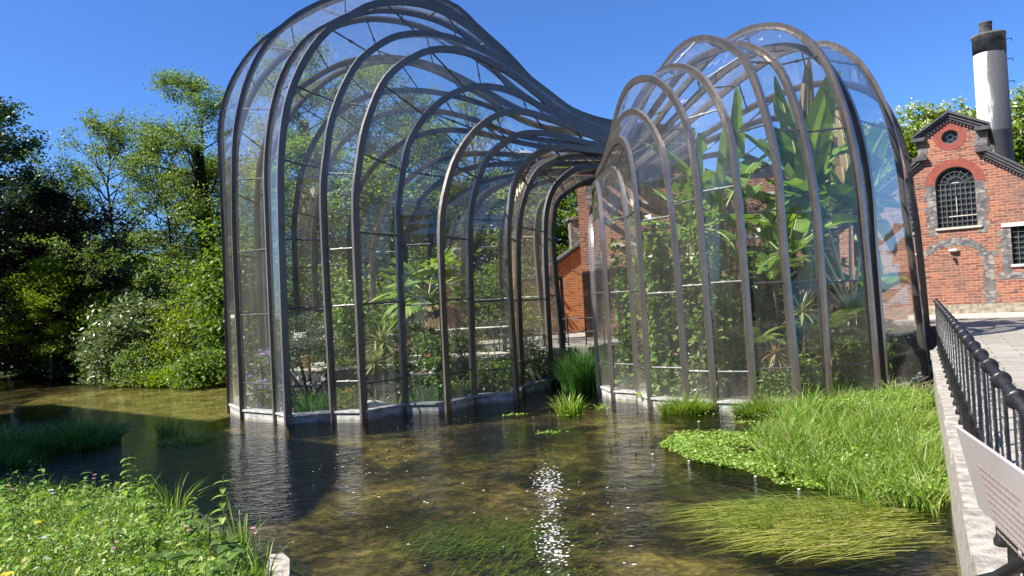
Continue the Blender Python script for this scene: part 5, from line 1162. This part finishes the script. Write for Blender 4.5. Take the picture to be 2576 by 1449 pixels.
# keep inside plants inside: drop leaf faces that would pass through the glass
from mathutils.bvhtree import BVHTree
class House:
    """inside test: within the shrunken footprint and with glass overhead"""
    def __init__(s, root, feet):
        V = []; F = []
        for c in root.children:
            if c.name.startswith('glass_pane'):
                o = len(V); M_ = root.matrix_basis @ c.matrix_basis
                V += [M_ @ v.co for v in c.data.vertices]; F += [tuple(i + o for i in p.vertices) for p in c.data.polygons]
        s.bvh = BVHTree.FromPolygons(V, F); P = np.array(feet); s.poly = P
    def inside(s, W_, m=.14):
        P = s.poly; x, y = W_[:, 0], W_[:, 1]; ins = np.zeros(len(W_), bool); j = len(P) - 1; dm = np.full(len(W_), 9.)
        for i in range(len(P)):
            a, b = P[j], P[i]
            c = ((b[1] > y) != (a[1] > y)) & (x < (a[0] - b[0]) * (y - b[1]) / (a[1] - b[1] + 1e-12) + b[0]); ins ^= c
            ab = b - a; t = np.clip(((x - a[0]) * ab[0] + (y - a[1]) * ab[1]) / (ab @ ab), 0, 1); dm = np.minimum(dm, np.hypot(x - a[0] - t * ab[0], y - a[1] - t * ab[1])); j = i
        ok = ins & (dm > m)
        up = Vector((0, 0, 1))
        for k in np.nonzero(ok & (W_[:, 2] > 3.0))[0]:
            h = s.bvh.ray_cast(Vector(W_[k]), up)
            if h[0] is None or h[3] < m: ok[k] = False
        return ok
HL = House(LH, [r[0] for r in allL]); HR = House(RH, [r[0] for r in RIBS_R] + [(5.5, 26.9), (3.6, 25.2)])
def clip(t, H):
    def walk(o, Mx):
        Mw = Mx @ o.matrix_basis
        if o.type == 'MESH' and len(o.data.polygons):
            me = o.data; n = len(me.vertices); co = np.empty(n * 3, np.float32); me.vertices.foreach_get('co', co); co = co.reshape(-1, 3)
            W_ = co @ np.array(Mw.to_3x3()).T + np.array(Mw.translation); ok = H.inside(W_)
            if not ok.all():
                fs = [tuple(p.vertices) for p in me.polygons]; keep = [f for f in fs if all(ok[v] for v in f) or min(W_[v][2] for v in f) < .15]
                if len(keep) < len(fs):
                    sm = me.polygons[0].use_smooth; mt = me.materials[0]
                    if not keep: [bpy.data.objects.remove(c) for c in list(o.children)]; bpy.data.objects.remove(o); return
                    used = sorted({v for f in keep for v in f}); mp = {v: i for i, v in enumerate(used)}
                    nm = mesh_np(co[used], polys=[tuple(mp[v] for v in f) for f in keep], smooth=sm); nm.materials.append(mt); nm.name = me.name; o.data = nm
        for c in list(o.children): walk(c, Mw)
    walk(t, Matrix.Identity(4))
n_before = set(bpy.data.objects)
# ---------------- plants inside the left glasshouse ----------------
bush('purple_flower_bush', 'tall clump of lilac flowers behind the left panes of the left glasshouse', 'flowers', (-7.45, 22.3, .15), (.62, .5, 1.75), 60, 30, .12, 'mid', 40, .16, .5, flower=('fpurple', 330, .055))
bush('spotted_leaf_bush', 'yellow-green drooping leaves at the foot of the lilac flowers', 'shrub', (-7.0, 22.0, .15), (.35, .3, .8), 30, 20, .14, 'pale', 41, .12, .4)
def iris(label, loc, seed, h=.85, n=170, fl=None):
    t = clump('iris_plant', label, loc, n, (.5, .25), h, .034, .4, 'grassd', 'iris', 'irises inside the left glasshouse', seed)
    if fl:
        r = np.random.default_rng(seed); P = np.repeat(np.column_stack([r.uniform(-.5, .5, 7), r.uniform(-.2, .2, 7), r.uniform(h * .95, h * 1.25, 7)]), 9, 0) + r.normal(0, .03, (63, 3)); link('blossoms', leaf_mesh(P, .06, .8, .3, r), M[fl], t, False)
    return t
iris('broad iris clump with pale flowers at the front left of the left glasshouse', (-5.75, 20.75, .1), 42, .85, 230, 'fwhite')
iris('iris clump in front of the fan palm', (-2.75, 21.4, .1), 43, .8, 120, 'fwhite')
iris('small iris clump beside the grey boulder', (-3.5, 21.2, .1), 44, .45, 50)
ol = thing('olive_tree', 'small olive tree with forked trunk inside the left glasshouse', 'tree', (-6.55, 23.3, .15))
mb = MB(); rr = random.Random(8)
for a in (.2, 1.7, 3.2, 4.6): mb.tube([(0, 0, -.1), (.25 * math.cos(a), .18 * math.sin(a), .35), (.62 * math.cos(a), .4 * math.sin(a), .95), (.8 * math.cos(a), .6 * math.sin(a), 1.6)], [.10, .075, .05, .02], 7)
smooth(link('trunk', mb, M['bark'], ol, False)); P, C, r = bush_pts(45, 1.15, .95, 1.7, 110, 42, .2); P[:, 2] += 1.0; link('crown', leaf_mesh(P, .10, .3, .3, r), M['olive'], ol, False)
tp = thing('terracotta_pot', 'pale terracotta pot on the raised path inside the left glasshouse', 'pot', (-7.05, 24.9, 1.05)); mb = MB(); mb.lathe((0, 0, 0), [(.12, 0), (.16, .2), (.18, .36), (.21, .37), (.21, .43), (.17, .43), (.15, .34)], 16); smooth(link('pot', mb, M['terra'], tp, False)); mb = MB(); mb.lathe((0, 0, 0), [(.16, .34), (.10, .38), (.02, .385)], 12); link('pot_soil', mb, M['soil'], tp, False)
bush('citrus_bush', 'big-leaved sunlit shrub behind the third wide rib of the left glasshouse', 'shrub', (-5.55, 25.3, .9), (.95, .9, 2.6), 90, 40, .17, 'heart', 46, .22, .65)
bush('citrus_bush', 'big-leaved shrub in front of the left path rail', 'shrub', (-4.75, 26.6, .9), (.8, .7, 2.2), 60, 40, .16, 'heart', 47, .2, .65)
for i, (x, y, z, L, lab) in enumerate(((-4.05, 22.6, 1.75, .85, 'taller yucca with pale-edged leaves inside the left glasshouse'), (-4.2, 21.95, 1.2, .72, 'lower yucca with bright sword leaves inside the left glasshouse'))):
    t = thing('yucca', lab, 'yucca', (x, y, .1)); link('leaves', rosette_mesh(50 + i, 70, L, .075, -.55, 1.3, .45, z), M['pale'], t, False)
    mb = MB(); mb.tube([(0, 0, -.1), (.03, .02, z * .5), (0, 0, z)], [.09, .07, .06], 8); link('trunk', mb, M['bark'], t, False)
fp = thing('fan_palm', 'fan palm with large round fronds in the middle of the left glasshouse', 'palm', (-2.75, 24.2, .9)); rf = np.random.default_rng(5)
mb = MB(); mb.tube([(0, 0, -.4), (.02, 0, 1.2), (.0, 0, 2.25)], [.17, .15, .19], 10); link('trunk', mb, M['bark'], fp, False)
mb = MB()
for i in range(60): a = i * 2.4; z = .3 + 1.95 * i / 60; mb.tube([(.13 * math.cos(a), .13 * math.sin(a), z), (.27 * math.cos(a), .27 * math.sin(a), z + .16)], [.028, .008], 4)
link('leaf_bases', mb, simple('palm_fibre', (.14, .06, .03), (.3, .15, .08), 9, .9), fp, False)
for i in range(17):
    a = i * 2.4 + .5; el = 1.25 - 1.75 * (i / 17) ** .9; L = .95 + .25 * rf.uniform(); d = np.array([math.cos(a) * math.cos(el), math.sin(a) * math.cos(el), math.sin(el)]); b = np.array([0, 0, 2.3]); e = b + d * L
    V = []; F = []; fan_frond(rf, V, F, e, a, el - .35, .98, 30, 4.1, .55 + .5 * (i / 17)); fo = link('frond', mesh_np(V, quads=F), M['palm'] if i < 15 else M['dry'], fp, False)
    mb = MB(); mb.tube([tuple(b), tuple((b + e) / 2 + np.array([0, 0, .04])), tuple(e)], [.022, .016, .012], 5); link('stalk', mb, M['midrib'], fo, False)
bush('leafy_bush', 'bright leafy bush with orange flowers below the fan palm', 'shrub', (-2.55, 22.9, .15), (.62, .6, 1.95), 100, 44, .13, 'heart', 52, .17, .65, flower=('forange', 16, .08))
bush('pink_flower_bush', 'bush with coral pink flowers right of the yuccas', 'flowers', (-3.85, 24.3, .9), (.5, .4, 1.1), 36, 24, .10, 'mid', 53, .16, .6, flower=('fpink', 34, .07))
bush('grey_leaf_shrub', 'thin grey-green shrub right of the fan palm trunk', 'shrub', (-1.5, 24.3, .15), (.75, .6, 2.6), 70, 26, .09, 'olive', 54, .2, .35, flower=('forange', 9, .09))
bush('low_green_bush', 'low bush at the right front of the left glasshouse', 'shrub', (-.75, 23.1, .15), (.95, .7, 1.15), 90, 40, .10, 'mid', 55, .17, .6)
bush('low_green_bush', 'low bush by the last panes of the left glasshouse', 'shrub', (.55, 25.0, .15), (.85, .7, 1.1), 80, 40, .10, 'mid', 56, .17, .6)
bush('low_green_bush', 'low herbs right of the broad iris clump', 'shrub', (-4.9, 21.1, .12), (.5, .35, .55), 44, 34, .07, 'lime', 57, .12, .6, flower=('forange', 6, .05))
bush('low_green_bush', 'grey-green herb mound above the boulder', 'shrub', (-3.3, 21.9, .12), (.6, .4, .85), 60, 30, .06, 'mid', 58, .14, .45, flower=('fwhite', 9, .06))
bush('low_green_bush', 'low herbs between the iris clump and the white base at the centre', 'shrub', (-1.7, 21.6, .12), (.6, .4, .6), 54, 34, .07, 'mid', 59, .13, .5)
bush('leafy_bush', 'drooping leafy branch at the right of the left glasshouse', 'shrub', (.35, 26.3, .9), (.6, .5, 2.2), 50, 26, .15, 'mid', 60, .2, .45)
bush('leafy_bush', 'dark bush at the back of the left glasshouse behind the raised path', 'shrub', (-6.3, 28.4, .4), (1.6, .8, 2.0), 90, 40, .14, 'mid', 61, .24, .6)
bush('leafy_bush', 'dark bush at the back right of the left glasshouse', 'shrub', (-2.4, 28.9, .4), (1.6, .7, 2.0), 80, 40, .14, 'alder', 62, .24, .6)
rk = thing('boulder', 'smooth grey boulder just inside the glass behind the white base', 'rock', (-4.02, 20.75, .1)); bm = bmesh.new(); bmesh.ops.create_icosphere(bm, subdivisions=4, radius=1)
for v in bm.verts: v.co = Vector((v.co.x * .42, v.co.y * .26, v.co.z * .27)) * (1 + .10 * math.sin(v.co.x * 4) * math.cos(v.co.z * 3 + 1) + .05 * math.sin(v.co.y * 7))
me = bpy.data.meshes.new('rock'); bm.to_mesh(me); bm.free(); smooth(link('stone', me, M['rock'], rk, False))
# path rail and board inside the left house
pr = thing('path_rail', 'pale handrail along the raised path inside the left glasshouse', 'railing', (-4, 26, 1.05))
for (a, b) in (((-7.6, 25.4), (-3.3, 24.9)), ((-3.3, 26.8), (.1, 26.4))):
    mb = MB(); mb.tube([(*a, 2.0), (*b, 2.0)], .035, 8); link('handrail', mb, M['white'], pr)
    for k in range(5): x = a[0] + (b[0] - a[0]) * k / 4; y = a[1] + (b[1] - a[1]) * k / 4; mb = MB(); mb.tube([(x, y, 1.0), (x, y, 2.0)], .02, 6); link('post', mb, M['bar'], pr)
ib = thing('plant_label_board', 'small white tilted board on the path rail inside the left glasshouse', 'sign', (-7.3, 25.3, 2.0)); mb = MB(); addq(mb, Vector((-7.5, 25.2, 2.08)), Vector((.42, -.05, 0)), Vector((-.06, .2, .17)), Vector((0, -.6, .8)), .015); link('plate', mb, M['white'], ib); mb = MB(); mb.tube([(-7.33, 25.4, 2.0), (-7.33, 25.3, 2.13)], .015, 5); link('bracket', mb, M['bar'], ib)

for o in [o for o in bpy.data.objects if o not in n_before and o.parent is None and o.name.split('.')[0] not in ('path_rail', 'plant_label_board', 'boulder')]: clip(o, HL)
n_before = set(bpy.data.objects)
# ---------------- plants inside the right glasshouse ----------------
pi = math.pi
banana_plant('banana plant behind the left ribs with a broad horizontal leaf', (5.2, 20.9, .15), 70, 4.6, [(-.15, .42, 3.4, .72, 1.0), (2.9, .55, 2.6, .62, 1.0), (1.2, 1.1, 3.0, .62, .5), (-1.6, 1.15, 3.2, .62, .4), (-.9, .2, 2.2, .6, 1.4), (3.9, .2, 2.0, .55, 1.5), (.8, -.2, 1.6, .4, 1.6, 'dry')])
banana_plant('banana plant in the left centre with leaf tips browning near the roof', (6.3, 21.6, .15), 71, 5.0, [(2.7, 1.05, 3.6, .68, .5), (.5, 1.0, 3.4, .7, .6), (-1.5, 1.2, 3.8, .7, .3), (1.7, .5, 2.6, .66, 1.2), (-2.4, .4, 2.6, .6, 1.2), (-.5, .1, 2.2, .6, 1.5), (3.4, -.5, 1.5, .4, 1.4, 'dry')])
banana_plant('tallest banana plant with brown withered tip at the top of the dome', (8.5, 21.4, .15), 72, 5.4, [(1.9, 1.35, 4.0, .72, .2), (2.6, 1.05, 3.6, .7, .5), (-1.2, 1.25, 3.9, .75, .4), (.3, .95, 3.4, .7, .7), (-2.6, .6, 2.8, .64, 1.0), (-.3, .3, 2.6, .64, 1.3), (3.4, .15, 2.2, .6, 1.5), (-1.7, 1.3, 3.9, .35, .15, 'dry')])
banana_plant('banana plant on the right with large brown dead leaves', (10.6, 22.6, .15), 73, 5.0, [(.4, 1.0, 3.2, .7, .6), (2.4, 1.2, 3.7, .7, .4), (-1.4, 1.1, 3.4, .72, .6), (-2.4, .7, 2.8, .64, 1.0), (-.6, .4, 2.4, .6, 1.3), (1.4, 1.3, 3.9, .5, .4, 'dry'), (-.9, -.3, 1.9, .5, 1.4, 'dry')])
banana_plant('banana plant at the back beside the glasshouse neck', (5.6, 23.6, .15), 74, 5.0, [(2.4, 1.0, 2.6, .6, .6), (-.2, 1.0, 2.8, .6, .7), (-1.8, 1.0, 2.6, .6, .7), (1.0, .8, 2.4, .6, .8)])
banana_plant('banana plant low in the left bays of the right glasshouse', (4.4, 20.8, .15), 76, 3.0, [(-.6, .9, 2.2, .55, .9), (2.4, 1.0, 2.2, .5, .8), (1.0, .9, 2.2, .55, .9), (-1.9, 1.0, 2.1, .5, .9), (.2, .4, 1.8, .5, 1.3)])
banana_plant('banana plant at mid-height behind the middle ribs of the right glasshouse', (7.5, 20.2, .15), 77, 3.6, [(-.6, .9, 2.6, .6, 1.0), (2.6, .95, 2.8, .6, .8), (.8, 1.1, 3.0, .6, .6), (-1.7, 1.0, 2.5, .6, .9), (1.6, .5, 2.0, .55, 1.3), (-2.5, .4, 1.9, .5, 1.4)])
banana_plant('banana plant at the back right of the right glasshouse', (9.3, 22.9, .15), 78, 4.6, [(-.4, .8, 3.0, .66, 1.0), (2.8, .9, 3.0, .64, .8), (1.2, 1.1, 3.4, .66, .6), (-1.6, 1.1, 3.2, .64, .6), (-2.4, .5, 2.4, .6, 1.2)])
banana_plant('small dark-leaved banana plant by the far right panes', (10.8, 22.2, .15), 75, 2.4, [(-1.4, .8, 2.2, .62, 1.0), (2.6, .9, 2.3, .6, .9), (.2, .7, 2.0, .6, 1.0), (-2.4, .5, 2.0, .55, 1.3), (1.2, 1.2, 2.4, .5, .5)])
GCV = 'climbers inside the right glasshouse'
for i, (x, y, R, n, s, m, lab) in enumerate(((3.35, 21.3, (.26, .3, 5.0), 70, .19, 'heart', 'climbing plant in the leftmost bay of the right glasshouse'), (3.95, 19.8, (.36, .36, 4.9), 110, .22, 'heart', 'heart-leaved climber behind the second wide pane of the right glasshouse'), (4.65, 19.9, (.45, .4, 3.4), 90, .19, 'pale', 'yellowish climber beside the fourth rib of the right glasshouse'), (5.0, 19.5, (.4, .4, 5.2), 80, .17, 'heart', 'leafy climber reaching mid-height of the right glasshouse'))):
    bush('climbing_plant', lab, 'climber', (x, y, .1), R, n, 26, s, m, 80 + i, .2, .85, GCV, flower=('fpink', 14, .06) if i == 1 else None)
GPP = 'palms inside the right glasshouse'
for i, (x, y, z, nf, L, lab, m) in enumerate(((7.0, 19.8, 3.0, 13, 1.5, 'feathery palm with arching fronds high in the middle bays', 'palm'), (8.3, 19.6, 1.4, 12, 1.3, 'dark feathery palm low behind the grass tuft', 'alder'), (9.6, 20.2, .9, 12, 1.3, 'feathery palm with yellowing fronds at the right', 'palm'), (6.2, 19.4, 1.2, 11, 1.1, 'low feathery palm at the centre', 'palm'), (6.4, 22.8, 4.4, 12, 1.6, 'tall thin-stemmed palm at the back', 'alder'))):
    t = thing('feather_palm', lab, 'palm', (x, y, .12), GPP); link('fronds', pinnate_mesh(90 + i, nf, L, .75, 1.5, .30, z), M[m], t, False); mb = MB(); mb.tube([(0, 0, -.1), (.05, .02, z * .6), (0, 0, z)], [.06, .045, .04], 7); link('stem', mb, M['bark'], t, False)
GD = 'dragon plants inside the right glasshouse'
for i, (x, y, z, n, L, m, lab) in enumerate(((5.1, 19.05, .55, 44, .5, 'pale', 'pale pinkish cordyline at the foot of the tall climber'), (5.2, 19.3, 1.5, 50, .5, 'heart', 'green cordyline above the pale one'), (7.35, 18.9, 2.1, 40, .75, 'pale', 'screw pine with cream leaves halfway up'), (6.5, 18.6, 1.1, 34, .55, 'dry', 'straw-coloured screw pine low in the middle bay'), (8.1, 18.9, .9, 40, .6, 'pale', 'striped low cordyline near the base of the middle ribs'), (9.6, 19.3, .8, 36, .6, 'palm', 'spiky plant low behind the marsh grass'), (6.9, 19.2, .5, 44, .5, 'mid', 'dark green spiky plant at the centre base'))):
    t = thing('cordyline', lab, 'cordyline', (x, y, .1), GD); link('leaves', rosette_mesh(100 + i, n, L, .055, -.4, 1.3, .9, z), M[m], t, False); mb = MB(); mb.tube([(0, 0, -.1), (.03, 0, z)], [.03, .022], 6); link('stem', mb, M['bark'], t, False)
tv = thing('travellers_palm', 'palm with bright white fanned leaf stalks at the right of the glasshouse', 'palm', (9.75, 21.3, .1)); rv = np.random.default_rng(6); mb = MB(); mb.tube([(0, 0, -.1), (-.02, 0, 2.0)], [.10, .09], 9); link('trunk', mb, M['bark'], tv, False)
for k, (a, L) in enumerate(((-.62, 2.1), (-.42, 2.5), (-.22, 2.6), (.05, 2.8), (.25, 2.2), (-.8, 1.6))):
    e = np.array([math.sin(a) * L, .1 * k - .2, 2.0 + math.cos(a) * L]); mb = MB(); mb.tube([(-.02, 0, 1.85), tuple((np.array([-.02, 0, 1.85]) + e) / 2 + np.array([0, 0, .08])), tuple(e)], [.07, .045, .03], 7); st = smooth(link('leaf_stalk', mb, simple('white_stalk', (.5, .52, .34), (.66, .68, .5), 4, .4) if k == 0 else st.data.materials[0], tv, False))
    V, F, P = banana_leaf(rv, e, (pi if a < 0 else 0) + .3, 1.1 - abs(a) * .5, 1.9, .55, .9); link('leaf_blade', mesh_np(V, quads=F), M['banana'], st, False)
for i, (x, y, R, s, m, lab) in enumerate(((4.7, 19.4, (.45, .35, 1.1), .15, 'pale', 'yellow-splashed bush at the foot of the third wide rib'), (6.9, 18.9, (.6, .4, .9), .13, 'heart', 'bright low bush behind the wider grass tuft'), (8.6, 19.3, (.6, .4, 1.2), .15, 'mid', 'leafy bush behind the marsh grass at the right bays'), (7.4, 21.6, (.9, .7, 3.4), .22, 'mid', 'tall bush in the heart of the right glasshouse'), (5.7, 20.6, (.7, .6, 3.2), .2, 'heart', 'tall leafy bush between the climbers and the bananas'), (5.3, 22.8, (1.0, .8, 5.4), .24, 'alder', 'tall dark bush at the back left of the right glasshouse'), (8.3, 22.6, (1.0, .8, 5.6), .26, 'mid', 'tall broad-leaved bush behind the tallest banana plant'))):
    bush('mixed_bush', lab, 'shrub', (x, y, .12), R, 110, 36, s, m, 140 + i, .18, .5)
GLB = 'low bushes inside the right glasshouse'
for i, (x, y, R, s, m, lab) in enumerate(((4.0, 21.9, (.7, .6, 2.3), .16, 'mid', 'dense bush in the left bay of the right glasshouse'), (4.4, 20.4, (.7, .5, 1.2), .13, 'heart', 'low leafy bush behind the third wide rib of the right glasshouse'), (6.0, 19.9, (.9, .6, 1.5), .14, 'mid', 'low leafy bush in the middle of the right glasshouse'), (7.8, 20.4, (1.1, .7, 1.7), .16, 'alder', 'dark bush right of centre in the right glasshouse'), (9.6, 21.9, (1.1, .8, 1.6), .17, 'alder', 'dark bush at the right end of the right glasshouse'), (7.0, 23.6, (1.6, .8, 5.2), .24, 'mid', 'tall bush at the back of the right glasshouse'), (9.8, 24.2, (1.3, .8, 5.2), .24, 'alder', 'tall bush at the back right of the right glasshouse'), (10.7, 21.6, (.4, .3, 1.5), .16, 'dark', 'dark-leaved plant with yellow leaves behind the last panes'))):
    bush('leafy_bush', lab, 'shrub', (x, y, .12), R, 70, 34, s, m, 120 + i, .2, .6, GLB, flower=('fyellow', 5, .12) if i == 7 else None)
for o in [o for o in bpy.data.objects if o not in n_before and o.parent is None]: clip(o, HR)
